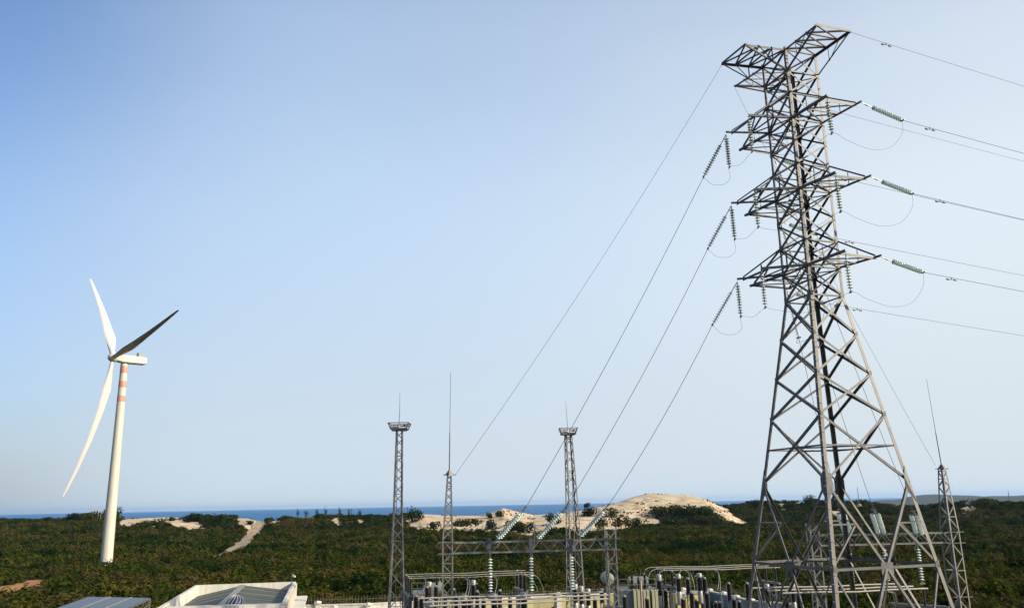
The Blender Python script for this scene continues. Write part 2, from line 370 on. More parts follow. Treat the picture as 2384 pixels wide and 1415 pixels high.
def nzn(sc, det=6):
    n = nt.nodes.new("ShaderNodeTexNoise"); n.inputs["Scale"].default_value = sc; n.inputs["Detail"].default_value = det; nt.links.new(tc.outputs["Object"], n.inputs["Vector"]); return n
def ramp(n, stops):
    rp = nt.nodes.new("ShaderNodeValToRGB"); e = rp.color_ramp.elements; e[0].position = stops[0][0]; e[0].color = (*stops[0][1], 1); e[1].position = stops[1][0]; e[1].color = (*stops[1][1], 1)
    for p, c in stops[2:]: q = e.new(p); q.color = (*c, 1)
    nt.links.new(n.outputs["Fac"], rp.inputs[0]); return rp
sandc = ramp(nzn(.12, 9), [(.34, (.29, .20, .11)), (.46, (.44, .345, .225)), (.68, (.50, .415, .295))])
soilc = ramp(nzn(.15, 8), [(.35, (.018, .020, .008)), (.6, (.040, .032, .015)), (.75, (.07, .05, .025))])
mx = nt.nodes.new("ShaderNodeMix"); mx.data_type = 'RGBA'
nt.links.new(a_.outputs["Fac"], mx.inputs[0]); nt.links.new(soilc.outputs[0], mx.inputs[6]); nt.links.new(sandc.outputs[0], mx.inputs[7])
d_ = nt.nodes.new("ShaderNodeAttribute"); d_.attribute_name = "dirt"
dirtc = ramp(nzn(.5, 8), [(.35, (.22, .10, .035)), (.55, (.36, .19, .07)), (.7, (.42, .26, .12))])
m2 = nt.nodes.new("ShaderNodeMix"); m2.data_type = 'RGBA'; nt.links.new(d_.outputs["Fac"], m2.inputs[0]); nt.links.new(mx.outputs[2], m2.inputs[6]); nt.links.new(dirtc.outputs[0], m2.inputs[7])
nt.links.new(m2.outputs[2], b.inputs["Base Color"])
bp = nt.nodes.new("ShaderNodeBump"); bp.inputs["Distance"].default_value = 1.5; bp.inputs["Strength"].default_value = .6
nt.links.new(nzn(.25, 8).outputs["Fac"], bp.inputs["Height"]); nt.links.new(bp.outputs[0], b.inputs["Normal"])
me.materials.append(gm)

# sea
mb = MB()
SEA_Z = -19.0
n = 96; vs = []; fs = []
for rr in (350, 2000, 8000, 30000):
    for i in range(n): a = 2 * math.pi * i / n; vs.append((rr * math.sin(a), rr * math.cos(a), SEA_Z))
for k in range(3):
    for i in range(n): j = (i+1) % n; fs.append((k*n+i, k*n+j, (k+1)*n+j, (k+1)*n+i))
mb.add(vs, fs)
seam = mat('deep_blue_sea_water', (.010, .13, .32), .5, 0, .45, .004, spec=.12)
nt = seam.node_tree; tc = nt.nodes.new("ShaderNodeTexCoord"); mp = nt.nodes.new("ShaderNodeMapping"); mp.inputs["Scale"].default_value = (.05, .25, 1)
nz = nt.nodes.new("ShaderNodeTexNoise"); nz.inputs["Scale"].default_value = 1; bp = nt.nodes.new("ShaderNodeBump"); bp.inputs["Distance"].default_value = 2; bp.inputs["Strength"].default_value = .6
nt.links.new(tc.outputs["Object"], mp.inputs[0]); nt.links.new(mp.outputs[0], nz.inputs["Vector"]); nt.links.new(nz.outputs["Fac"], bp.inputs["Height"]); nt.links.new(bp.outputs[0], nt.nodes["Principled BSDF"].inputs["Normal"])
tag(mb.build("sea", seam), "deep blue sea reaching the horizon", "sea", kind='structure')

# far headland: its skyline as a real ridge 4 km away
HL = [(2030, 1168), (2060, 1166), (2100, 1161), (2118, 1155), (2150, 1151), (2180, 1150), (2220, 1152), (2260, 1153), (2290, 1155), (2320, 1154), (2350, 1154), (2384, 1153), (2440, 1150), (2550, 1146), (2700, 1150), (2900, 1160)]
mb = MB(); vs = []; fs = []; rows = []
xs = np.arange(2000, 2900, 7.0)
for k, (D, f) in enumerate([(3300, 0), (3500, .35), (3700, .6), (3900, .85), (4050, 1), (4300, .8), (4900, 0)]):
    for x in xs:
        yy = np.interp(x, [a for a, _ in HL], [b for _, b in HL]); r = ray(x, yy); hz = math.hypot(r.x, r.y)
        top = EYE + r.z / hz * 4050; a = math.atan2(r.x, r.y)
        X, Y = D * math.sin(a), D * math.cos(a)
        z = SEA_Z - 1 + (top - SEA_Z + 1) * f + (0 if f in (0, 1) else 14 * float(vnoise(np.array([X]), np.array([Y]), 180, 5)[0]) + 6 * float(vnoise(np.array([X]), np.array([Y]), 60, 6)[0]))
        vs.append((X, Y, z))
m_ = len(xs)
for k in range(6):
    for i in range(m_ - 1): fs.append((k*m_+i, k*m_+i+1, (k+1)*m_+i+1, (k+1)*m_+i))
mb.add(vs, fs)
tag(mb.build("hills", mat('distant_wooded_hill', (.022, .034, .026), .95, 0, .5, .012), smooth=True), "low blue headland across the bay behind the right mast", "hills", kind='structure')

# dirt track with two wheel ruts, draped over the ground
def resample(pts, step):
    out = [Vector(pts[0])]
    for a, b in zip(pts[:-1], pts[1:]):
        L = (b - a).length; k = max(1, int(L / step))
        for i in range(1, k + 1): out.append(a.lerp(b, i / k))
    return out
cl = resample([Vector((p.x, p.y, 0)) for p in TRACK], 4.0)
for _ in range(6): cl = [cl[0]] + [(cl[i-1] + cl[i] * 2 + cl[i+1]) / 4 for i in range(1, len(cl) - 1)] + [cl[-1]]
mb = MB(); vs = []; fs = []; offs = np.linspace(-2.6, 2.6, 11)
for i, p in enumerate(cl):
    t = (cl[min(i+1, len(cl)-1)] - cl[max(i-1, 0)]).normalized(); s = Vector((t.y, -t.x, 0))
    for o in offs:
        q = p + s * (o * (1 + .25 * math.sin(i * .7))); rut = .1 * math.exp(-((abs(o) - 1.0) / .35) ** 2)
        vs.append((q.x, q.y, terr1(q.x, q.y) + .28 - rut))
k = len(offs)
for i in range(len(cl) - 1):
    for j in range(k - 1): fs.append((i*k+j, i*k+j+1, (i+1)*k+j+1, (i+1)*k+j))
mb.add(vs, fs)
tag(mb.build("dirt_track", mat('pale_sandy_track', (.33, .26, .17), .95, 0, .4, .35, bump=.5, col2=(.14, .085, .045), detail=10), smooth=True), "sandy vehicle track climbing from the scrub to the dunes", "track", kind='structure')

# yard
mb = MB(); yd = [(-60, 14), (70, 20), (70, 66), (-2, 74), (-60, 66)]
mb.add([(x, y, .0) for x, y in yd], [tuple(range(5))])
tag(mb.build("yard", mat('grey_yard_gravel', (.26, .24, .21), .9, 0, .45, 4, bump=.4)), "gravel floor of the electrical yard", "yard", kind='structure')

# ------------------------------------------------------------------ vegetation
def leaf_cloud(rx, ry, rz, n, size, rng, lumps=7, z0=.0):
    # leaf clumps through the volume of several overlapping lobes, open between them
    vs = []; fs = []
    lob = []
    for i in range(lumps):
        a = rng.uniform(0, 2 * math.pi); d = rng.uniform(.1, .75)
        lob.append((rx * d * math.cos(a), ry * d * math.sin(a), rz * rng.uniform(.35, .85), rng.uniform(.28, .52)))
    for i in range(n):
        cx, cy, cz, lr = rng.choice(lob)
        u = Vector((rng.gauss(0, 1), rng.gauss(0, 1), rng.gauss(0, 1))).normalized() * (rng.random() ** .22)
        p = Vector((cx + u.x * rx * lr, cy + u.y * ry * lr, max(.02, cz + u.z * rz * lr * 1.1)))
        s = size * rng.uniform(.55, 1.35)
        nn = (u + Vector((0, 0, .5)) + Vector((rng.uniform(-.55, .55), rng.uniform(-.55, .55), rng.uniform(-.55, .55)))).normalized()
        t = nn.orthogonal().normalized(); t.rotate(Quaternion(nn, rng.uniform(0, 6.28))); w = nn.cross(t)
        k = len(vs)
        vs += [p - t * s + nn * s * .2, p - w * s * .55, p + t * s + nn * s * .15, p + w * s * .6 - nn * s * .1]
        fs.append((k, k+1, k+2, k+3))
    return [tuple(v) for v in vs], fs
lib = bpy.data.collections.new("scrub_library")        # not linked to the scene: source meshes of the scrub cover only
rng = random.Random(3)
for i in range(6):
    v, f = leaf_cloud(1.0, 1.0, 1.0 + .25 * (i % 3), 190, .16, rng)
    me = bpy.data.meshes.new("scrub_bush"); me.from_pydata(v, [], f); me.materials.append(M['scrub'])
    o = bpy.data.objects.new("a_scrub_bush_%d" % i, me); lib.objects.link(o)
for i in range(4):
    v, f = leaf_cloud(1.0, 1.0, .9, 80, .24, rng)
    me = bpy.data.meshes.new("scrub_far"); me.from_pydata(v, [], f); me.materials.append(M['scrub'])
    o = bpy.data.objects.new("b_scrub_far_%d" % i, me); lib.objects.link(o)
for i in range(3):
    v, f = leaf_cloud(1.15, 1.0, .8, 260, .15, rng, lumps=10)
    me = bpy.data.meshes.new("scrub_tall"); me.from_pydata(v, [], f); me.materials.append(M['dunebush'])
    o = bpy.data.objects.new("c_scrub_tall_%d" % i, me); lib.objects.link(o)
g = np.random.default_rng(5)
def scatter(d0, d1, spacing, s0, s1, ids, keep=1.0, on_sand=False, a0=-.75, a1=.75):
    area = (a1 - a0) * (d1 * d1 - d0 * d0) / 2; n = int(area / spacing ** 2)
    D = np.sqrt(g.uniform(d0 * d0, d1 * d1, n)); A = g.uniform(a0, a1, n)
    X = D * np.sin(A); Y = D * np.cos(A); Z = terrain(X, Y)
    dens = vnoise(X, Y, 9, 21) + .6 * vnoise(X, Y, 25, 22)
    ok = (g.random(n) < np.clip(keep + dens * .9, .25, 1)) & (sandmask(X, Y, Z) == on_sand) & (track_dist(X, Y) > 3.2)
    if on_sand: ok &= vnoise(X, Y, 16, 31) + .5 * vnoise(X, Y, 6, 32) > .33
    yb = np.interp(X, [-60, -19, 1, 18, 30, 70], [60, 68, 74, 71, 64, 62]) + 1.5
    ok &= Y > yb
    s = g.uniform(s0, s1, n) * (1 + .5 * np.clip(vnoise(X, Y, 13, 23), -.3, .6)) 
    return X[ok], Y[ok], Z[ok], s[ok], g.choice(ids, n)[ok], g.uniform(0, 6.28, n)[ok]
parts = [scatter(66, 130, 1.6, .6, 1.7, range(6), .9), scatter(130, 230, 1.9, .7, 1.9, range(6), .9), scatter(230, 380, 2.2, .8, 2.0, range(6, 10), .9), scatter(380, 720, 2.4, .8, 1.7, range(6, 10), .95),
         scatter(80, 260, 4.4, 1.5, 3.0, range(10, 13), .35), scatter(260, 700, 8.0, 1.5, 2.8, range(10, 13), .5),
         scatter(300, 640, 2.2, .25, .9, range(6, 10), .9, True), scatter(100, 200, 1.4, .2, .6, range(6, 10), .5, True), scatter(480, 680, 7.5, 1.8, 3.6, range(10, 13), .55, False, .26, .75), scatter(470, 560, 10, 1.5, 2.8, range(10, 13), .5, False, -.75, .0)]
SX, SY, SZ, SS, SI, SR = [np.concatenate([p[k] for p in parts]) for k in range(6)]
print("scrub instances", len(SX))
me = bpy.data.meshes.new("scrub"); me.from_pydata(np.stack([SX, SY, SZ - .15], -1).tolist(), [], [])
for nm, ty, arr in (("vid", 'INT', SI.astype(np.int32)), ("scl", 'FLOAT', SS.astype(np.float32)), ("rz", 'FLOAT', SR.astype(np.float32))):
    a = me.attributes.new(nm, ty, 'POINT'); a.data.foreach_set("value", arr)
scrub = bpy.data.objects.new("scrub", me); COL.objects.link(scrub)
tag(scrub, "dense low green and brown scrub covering the plain", "scrub", kind='stuff')
ng = bpy.data.node_groups.new("scrub_cover", 'GeometryNodeTree')
ng.interface.new_socket("Geometry", in_out='INPUT', socket_type='NodeSocketGeometry'); ng.interface.new_socket("Geometry", in_out='OUTPUT', socket_type='NodeSocketGeometry')
N = ng.nodes; gi = N.new("NodeGroupInput"); go = N.new("NodeGroupOutput"); ip = N.new("GeometryNodeInstanceOnPoints"); ci = N.new("GeometryNodeCollectionInfo")
ci.inputs["Collection"].default_value = lib; ci.inputs["Separate Children"].default_value = True; ci.inputs["Reset Children"].default_value = True
def na_(nm, ty):
    q = N.new("GeometryNodeInputNamedAttribute"); q.data_type = ty; q.inputs["Name"].default_value = nm; return q
ng.links.new(gi.outputs[0], ip.inputs["Points"]); ng.links.new(ci.outputs[0], ip.inputs["Instance"]); ip.inputs["Pick Instance"].default_value = True
ng.links.new(na_("vid", 'INT').outputs[0], ip.inputs["Instance Index"])
cx = N.new("ShaderNodeCombineXYZ"); ng.links.new(na_("rz", 'FLOAT').outputs[0], cx.inputs[2]); ng.links.new(cx.outputs[0], ip.inputs["Rotation"])
ng.links.new(na_("scl", 'FLOAT').outputs[0], ip.inputs["Scale"]); ng.links.new(ip.outputs[0], go.inputs[0])
md = scrub.modifiers.new("scrub_cover", 'NODES'); md.node_group = ng

rngb = random.Random(11)
def shrub(px, py, wpx, hpx, label, cat="shrub", name="dune_shrub", group="shrubs on the dunes", trunk=False, dense=1.0):
    g0 = ground_at(px, py); D = math.hypot(g0.x, g0.y); k = D / FPX
    rx = wpx * k / 2; rz = hpx * k
    t = thing(name, (g0.x, g0.y, g0.z - .3), label, cat, group)
    n = int(min(900, 260 + rx * 60) * dense); v, f = leaf_cloud(rx * 1.15, rx * .9, rz * (.62 if trunk else 1.0), n, .28 + .05 * rx, rngb, lumps=6 + int(rx))
    z0 = rz * .42 if trunk else 0
    me = bpy.data.meshes.new("crown"); me.from_pydata([(a, b_, c + z0) for a, b_, c in v], [], f); me.materials.append(M['dunebush'])
    c = bpy.data.objects.new("crown", me); COL.objects.link(c); c.parent = t
    b_ = MB(); L = t.location
    b_.tube([L, L + Vector((.15, 0, rz * .35)), L + Vector((.05, .1, rz * .75))], [.16 + rz * .02, .1 + rz * .012, .04])
    for q in range(3):
        a = q * 2.1; b_.tube([L + Vector((.1, 0, rz * .3)), L + Vector((rx * .5 * math.cos(a), rx * .4 * math.sin(a), rz * .65))], [.08, .03], 5)
    b_.build("trunk", M['bark'], t)
    return t
SHR = [(1085, 1226, 58, 17, "long dark shrub on the sand just right of the left gantry column"), (1010, 1230, 30, 16, "small shrub on sand between the left floodlight mast and the gantry column"),
       (985, 1243, 46, 14, "low shrub at the foot of the sand right of the left floodlight mast"), (1143, 1232, 32, 22, "rounded shrub below the small pointed dune"), (1116, 1248, 36, 18, "dark shrub at the sand's foot left of the first double insulator"),
       (1212, 1240, 74, 26, "broad dark shrub behind the first slanted double insulator string"), (1162, 1203, 20, 12, "small shrub on the crest of the pointed dune"),
       (1140, 1206, 14, 12, "twiggy small shrub left of the pointed dune's crest"), (1292, 1219, 46, 20, "olive shrub on the sand left of the right floodlight mast"), (1302, 1250, 50, 20, "dark shrub behind the second slanted double insulator string"),
       (1374, 1201, 46, 18, "low shrub under the small umbrella shaped tree on the dune"), (1424, 1204, 28, 18, "upright shrub right of the third slanted insulator string"), (1405, 1236, 40, 30, "tall shrub beside the sand right of the gantry column top"),
       (1446, 1232, 56, 28, "dark shrub among sand streaks below the big dune, leftmost of that slope"), (1490, 1232, 40, 26, "shrub between two sand streaks at the big dune's foot"), (1553, 1202, 90, 22, "wide dark shrub belt's left end across the big dune"),
       (1620, 1202, 90, 22, "wide dark shrub across the right side of the big dune"), (1580, 1226, 80, 20, "shrub at the shaded foot of the big dune"), (1660, 1226, 70, 22, "shrub at the big dune's foot beside its right sand flank"),
       (400, 1212, 14, 8, "tiny shrub on the bright sand left of the track"), (452, 1214, 40, 15, "dark rounded shrub at the right edge of the left bright sand"), (520, 1215, 50, 16, "dark shrub crowning the rise left of the track"),
       (583, 1221, 16, 9, "small bush beside the top of the sandy track"), (360, 1222, 40, 9, "low shrub in front of the left bright sand"), (965, 1214, 44, 27, "tall dark bush on the skyline beside the left floodlight mast")]
for a in SHR: shrub(*a)
shrub(243, 1321, 30, 34, "dark bush hiding the foot of the turbine tower, left part", group="bushes at the turbine foot", name="bush"); shrub(262, 1323, 34, 30, "dark bush hiding the foot of the turbine tower, right part", group="bushes at the turbine foot", name="bush")
shrub(1368, 1186, 22, 14, "small flat topped tree standing on the dune slope behind the right floodlight mast", "tree", "umbrella_tree", "trees on the dunes", True)
TRE = [(172, 1212, 26, 15, "rounded tree on the skyline well left of the turbine tower"), (258, 1212, 44, 24, "large tree on the skyline behind the turbine tower"), (225, 1212, 40, 18, "broad tree on the skyline touching the turbine tower's left side"),
       (1888, 1178, 34, 20, "dark tree on the skyline behind the pylon's front leg"), (1775, 1180, 50, 16, "wide tree on the skyline left of the pylon"), (2290, 1182, 60, 16, "broad tree on the skyline right of the right lattice mast"), (2345, 1182, 40, 12, "low tree on the skyline near the right edge")]
for a in TRE: shrub(*a, cat="tree", name="skyline_tree", group="trees on the skyline")
for i, (px, hp) in enumerate([(693, 15), (712, 13), (738, 15), (757, 18), (791, 19), (813, 16), (838, 12)]):
    t = shrub(px, 1204, 9, hp + 4, "thin pointed tree in the sparse row on the ridge against the sea", "tree", "pointed_tree", "thin pointed trees on the ridge", False, .35)

# ------------------------------------------------------------------ wind turbine
def turbine():
    Y = 215 * math.cos(math.atan2(247 - 1192, 2000))
    base = P(247, 1312, 195); top = P(288, 849, 195); top.y = base.y; top.x = base.x
    top.z = P(288, 849, base.y).z
    gz = terr1(base.x, base.y); bx = Vector((base.x, base.y, gz - .5))
    t = thing("wind_turbine", bx, "tall white three bladed wind turbine standing in the scrub", "wind turbine")
    hgt = top.z + 1.0 - bx.z; r0, r1 = 1.32, .80
    def rad(z): return r0 + (r1 - r0) * z / hgt
    N_ = 40; m = MB()
    m.lathe([(rad(z), z) for z in np.linspace(0, hgt, 24)], bx, n=N_)
    tw = m.build("tower", M['white'], t, smooth=True)
    tm = tw.data; tm.materials.append(M['red'])
    s = 195 / FPX                                    # red bands: faded top band, then two clear ones
    def zz(py): return P(284, py, base.y).z - bx.z
    for nm, a, c in (("red_band", 853, 869), ("red_band", 887, 902), ("red_band", 921, 935)):
        z1, z0 = zz(a), zz(c); MB().lathe([(rad(z) + .012, z) for z in (z0, (z0+z1)/2, z1)], bx, n=N_).build(nm, M['red'], t, smooth=True)
    hub = P(264, 832, 0 + base.y - 2.2)
    ax = Vector((.675, .74, 0)).normalized()      # from hub to the rear of the nacelle
    nc = hub + ax * 1.0; side = Vector((-ax.y, ax.x, 0)); up = Vector((0, 0, 1))
    n = MB(); L = (P(335, 842, base.y) - P(264, 832, base.y)).length * 1.02
    secs = [(.6, .75, .62), (1.6, 1.05, .85), (L * .45, 1.15, .95), (L * .96, 1.1, .85), (L, 1.0, .7)]
    vs = []; fs = []
    for d, hw, hh in secs:
        o = hub + ax * d + up * (-.12)
        for a, b_ in ((-1, -.75), (-.8, -1), (.8, -1), (1, -.75), (1, .8), (.8, 1), (-.8, 1), (-1, .8)): vs.append(o + side * (a * hw) + up * (b_ * hh))
    for k in range(len(secs) - 1):
        for i in range(8): j = (i+1) % 8; fs.append((k*8+i, k*8+j, k*8+8+j, k*8+8+i))
    fs += [tuple(range(8)), tuple(range(32, 40))]; n.add(vs, fs)
    nac = n.build("nacelle", M['white'], t)
    c = MB(); o = hub + ax * (L * .80) + up * .83
    c.box(o, .9, 1.1, .9, math.atan2(ax.y, ax.x)); c.box(o + ax * .75, .5, .9, .45, math.atan2(ax.y, ax.x))
    co = c.build("cooler", M['tank'], nac); 
    MB().lathe([(0.0, -1.25), (.45, -1.15), (.85, -.8), (1.05, -.2), (1.05, .45), (.9, .75)], hub, ax, 24).build("hub", M['white'], t, smooth=True)
    # blades by their surveyed tips; the rotor plane contains all three
    def blade(tip, wid, m_, sweep, bow):
        root = hub + (tip - hub).normalized() * .7; d = (tip - root); Lb = d.length; d.normalize(); nd = d.cross(ax).normalized(); nd = nd if nd.dot(Vector((0, 0, EYE)) - hub) > 0 else -nd; cd = nd.cross(d)
        b = MB(); vs = []; fs = []; prof = [(0, .55, .55, 0), (.06, .62, .52, 0), (.14, 1.0, .42, .1), (.22, 1.3, .34, .18), (.4, 1.0, .24, .12), (.6, .72, .17, .06), (.8, .5, .11, .02), (.94, .34, .07, 0), (.985, .24, .05, 0), (1, .12, .03, 0)]
        for u, cw, th_, of in prof:
            o = root + d * (Lb * u) + nd * (sweep * (u ** 2.4)) - cd * (of * wid * (1 if cd.x * 1.0 - cd.z < 0 else -1)) + Vector(bow) * (4 * u * (1 - u))
            for i in range(12):
                a = 2 * math.pi * i / 12; vs.append(o + cd * (math.cos(a) * cw * wid) + nd * (math.sin(a) * th_ * wid * .9))
        for k in range(len(prof) - 1):
            for i in range(12): j = (i+1) % 12; fs.append((k*12+i, k*12+j, k*12+12+j, k*12+12+i))
        fs += [tuple(range(12)), tuple(range(108, 120))]; b.add(vs, fs)
        return b.build("blade", m_, t, smooth=True)
    Yh = hub.y
    blade(P(209, 652, Yh + 21), 1.05, M['blade'], .4, (.7, 0, 0))
    blade(P(416, 716, Yh - 22), 1.0, M['blade'], .5, (0, 0, -.5))
    blade(P(144, 1155, Yh - 1), .76, M['blade'], .6, (1.5, 0, 0))
    for f in (.36, .69):
        MB().lathe([(rad(hgt * f) + .004, hgt * f - .05), (rad(hgt * f) + .03, hgt * f - .03), (rad(hgt * f) + .03, hgt * f + .03), (rad(hgt * f) + .004, hgt * f + .05)], bx, n=N_).build("flange", M['white'], t, smooth=True)
turbine()

# ------------------------------------------------------------------ transmission pylon
S = .84; PC = Vector((15.82, 42.42, 0)); PHI = 0.33703
LV = dict(TU=28.47, TL=26.96, U1=25.40, L1=23.58, m1=22.1, U2=20.54, L2=18.79, m2=17.11, U3=15.52, L3=13.81, BE=12.05, j1=9.58, j2=7.15, j3=4.71, mb=2.91, wa=.89, be=-3.69, lo=-5.6, gr=-EYE / S)
def whalf(h):                                 # half side of the square body
    return (1.76 if h >= 12.05 else 1.74 + (12.05 - h) * .2115) / math.sqrt(2)
def WL(x, y, h):
    c, s = math.cos(PHI), math.sin(PHI); x *= S; y *= S
    return Vector((PC.x + x * c - y * s, PC.y + x * s + y * c, h * S + EYE))
def WD(x, y, z=0): c, s = math.cos(PHI), math.sin(PHI); return Vector((x * c - y * s, x * s + y * c, z))
CN = dict(F=(-1, -1), R=(1, -1), B=(1, 1), L=(-1, 1))
def C_(k, lv):
    h = LV[lv] if isinstance(lv, str) else lv; w = whalf(h); return WL(CN[k][0] * w, CN[k][1] * w, h)
FACES = [('F', 'R'), ('R', 'B'), ('B', 'L'), ('L', 'F')]
FN = {('F', 'R'): (0, -1), ('R', 'B'): (1, 0), ('B', 'L'): (0, 1), ('L', 'F'): (-1, 0)}
pyl = thing("transmission_pylon", (PC.x, PC.y, 0), "tall grey steel lattice pylon with six tiers of arms, carrying the high voltage lines", "pylon")
pyl['label'] = "tall grey lattice steel pylon with crossarms on several tiers at right"
for k, (sx, sy) in CN.items():
    m = MB(); ch = ['gr', 'be', 'wa', 'BE', 'TU']; ws = [.19, .19, .18, .15, .15]
    for a, b, w in zip(ch[:-1], ch[1:], ws): m.angle(C_(k, a), C_(k, b), w, WD(-sx, 0), WD(0, -sy), .022)
    lg = m.build("leg", M['steel_warm_lit'] if k == 'F' else M['steel'], pyl)
    if k in 'FB':                              # climbing pegs on two legs
        m = MB()
        hs = np.arange(-9, 27, .42)
        for i, h in enumerate(hs):
            p = C_(k, float(h)); d = WD(-sx, 0) if i % 2 else WD(0, -sy); MB().bar(p, p + WD(sx, 0) * (.16 if i % 2 else 0) + WD(0, sy) * (0 if i % 2 else .16), .022).build("climbing_peg", M['steel'], lg)
    # gusset plates where braces meet this leg
    for lv in ['TU', 'TL', 'U1', 'L1', 'm1', 'U2', 'L2', 'm2', 'U3', 'L3', 'BE', 'j1', 'j2', 'j3', 'be']:
        s_ = .17 if lv not in ('L1', 'L2', 'L3', 'TL', 'BE', 'be') else .24
        p = C_(k, lv); m = MB()
        for dd, nn in ((WD(-sx, 0), WD(0, -sy)), (WD(0, -sy), WD(-sx, 0))):
            o = p - nn * .012
            m.plate([o + Vector((0, 0, s_)), o + dd * s_ + Vector((0, 0, s_ * .4)), o + dd * s_ - Vector((0, 0, s_ * .4)), o - Vector((0, 0, s_))], .014, nn)
        m.build("gusset_plate", M['steel'], lg)
    m = MB(); p0, p1, p2 = C_(k, 1.75), C_(k, .75), C_(k, -.25)
    for dd, nn in ((WD(-sx, 0), WD(0, -sy)), (WD(0, -sy), WD(-sx, 0))):
        o = nn * -.014; m.plate([p0 + o, p1 + dd * .34 + o + Vector((0, 0, .3)), p1 + dd * .34 + o - Vector((0, 0, .26)), p2 + o], .016, nn)
    m.build("gusset_plate", M['steel'], lg)
def brace(m, a, b, nrm, w): # an angle on the face, one flange on the face and one standing inward
    t = (b - a).normalized(); d1 = nrm.cross(t); m.angle(a - d1 * w * .5, b - d1 * w * .5, w, d1, -nrm)
for fc in FACES:
    a, b = fc; n = WD(*FN[fc]); inn = n * -.03
    m = MB()
    seq = ['TU', 'TL', 'U1', 'L1', 'm1', 'U2', 'L2', 'm2', 'U3', 'L3', 'BE']
    for lo, hi in zip(seq[1:], seq[:-1]):
        brace(m, C_(a, lo), C_(b, hi), n, .09); brace(m, C_(b, lo) + inn, C_(a, hi) + inn, n, .09)
    for lv in ('TU', 'TL', 'U1', 'L1', 'U2', 'L2', 'U3', 'L3', 'BE'): brace(m, C_(a, lv) + inn * .5, C_(b, lv) + inn * .5, n, .08)
    m.build("body_bracing", M['steel'], pyl)
    m = MB()
    for lo, hi in (('j1', 'BE'), ('j2', 'j1'), ('j3', 'j2'), ('wa', 'j3')):
        brace(m, C_(a, lo), C_(b, hi), n, .11); brace(m, C_(b, lo) + inn, C_(a, hi) + inn, n, .11)
    brace(m, C_(a, 'mb') + inn * .5, C_(b, 'mb') + inn * .5, n, .08)
    m.build("taper_bracing", M['steel'], pyl)
    m = MB(); A, B_ = C_(a, 'be'), C_(b, 'be'); mid = (A + B_) / 2
    brace(m, A, mid, n, .12); brace(m, mid, B_, n, .12)
    for c, o in ((a, b), (b, a)):
        top = C_(c, 'wa'); bot = C_(c, 'be'); foot = C_(c, 'gr')
        brace(m, top, mid + inn * .3, n, .12)                         # inverted V from the waist to the belt's middle
        q = top.lerp(mid, .5); l_ = C_(c, (LV['wa'] + LV['be']) / 2)
        brace(m, l_, q + inn, n, .075); brace(m, q + inn, bot + inn, n, .08)
        brace(m, mid + inn * .3, foot, n, .12)                         # V from the belt's middle to the foot
        q2 = mid.lerp(foot, .40); l2 = C_(c, LV['be'] + (LV['gr'] - LV['be']) * .40)
        brace(m, l2, q2 + inn, n, .075); brace(m, bot + inn, q2 + inn, n, .08)
        q3 = mid.lerp(foot, .7); l3 = C_(c, LV['be'] + (LV['gr'] - LV['be']) * .70); brace(m, l3, q3 + inn, n, .07); brace(m, l2 + inn, q3 + inn, n, .07)
    g_ = .34; u = (B_ - A).normalized(); z = Vector((0, 0, 1)); o = mid - n * .02
    m.plate([o + u * -g_ + z * .22, o + u * g_ + z * .22, o + u * g_ - z * .28, o + u * .2 - z * .5, o - u * .2 - z * .5, o + u * -g_ - z * .28], .016, n)
    m.build("base_bracing", M['steel'], pyl)
for lv, w in (('be', .09), ('mb', .07), ('L3', .06), ('L2', .06), ('L1', .06), ('TL', .06)):
    m = MB(); mids = [(C_(a, lv) + C_(b, lv)) / 2 for a, b in FACES]
    if lv in ('be', 'mb'):
        for i in range(4): m.angle(mids[i], mids[(i+1) % 4], w, Vector((0, 0, -1)), (mids[(i+2) % 4] - mids[i]))
    else:
        m.angle(C_('F', lv), C_('B', lv), w, Vector((0, 0, -1)), WD(1, -1)); m.angle(C_('L', lv) - Vector((0, 0, .05)), C_('R', lv) - Vector((0, 0, .05)), w, Vector((0, 0, -1)), WD(1, 1))
    m.build("plan_bracing", M['steel'], pyl)
m = MB()
for k in CN: p = C_(k, 'gr'); m.box((p.x, p.y, -.1), 1.0, 1.0, .45, PHI)
m.build("footing", mat('grey_concrete', (.36, .34, .31), .9, 0, .3, 3), pyl)

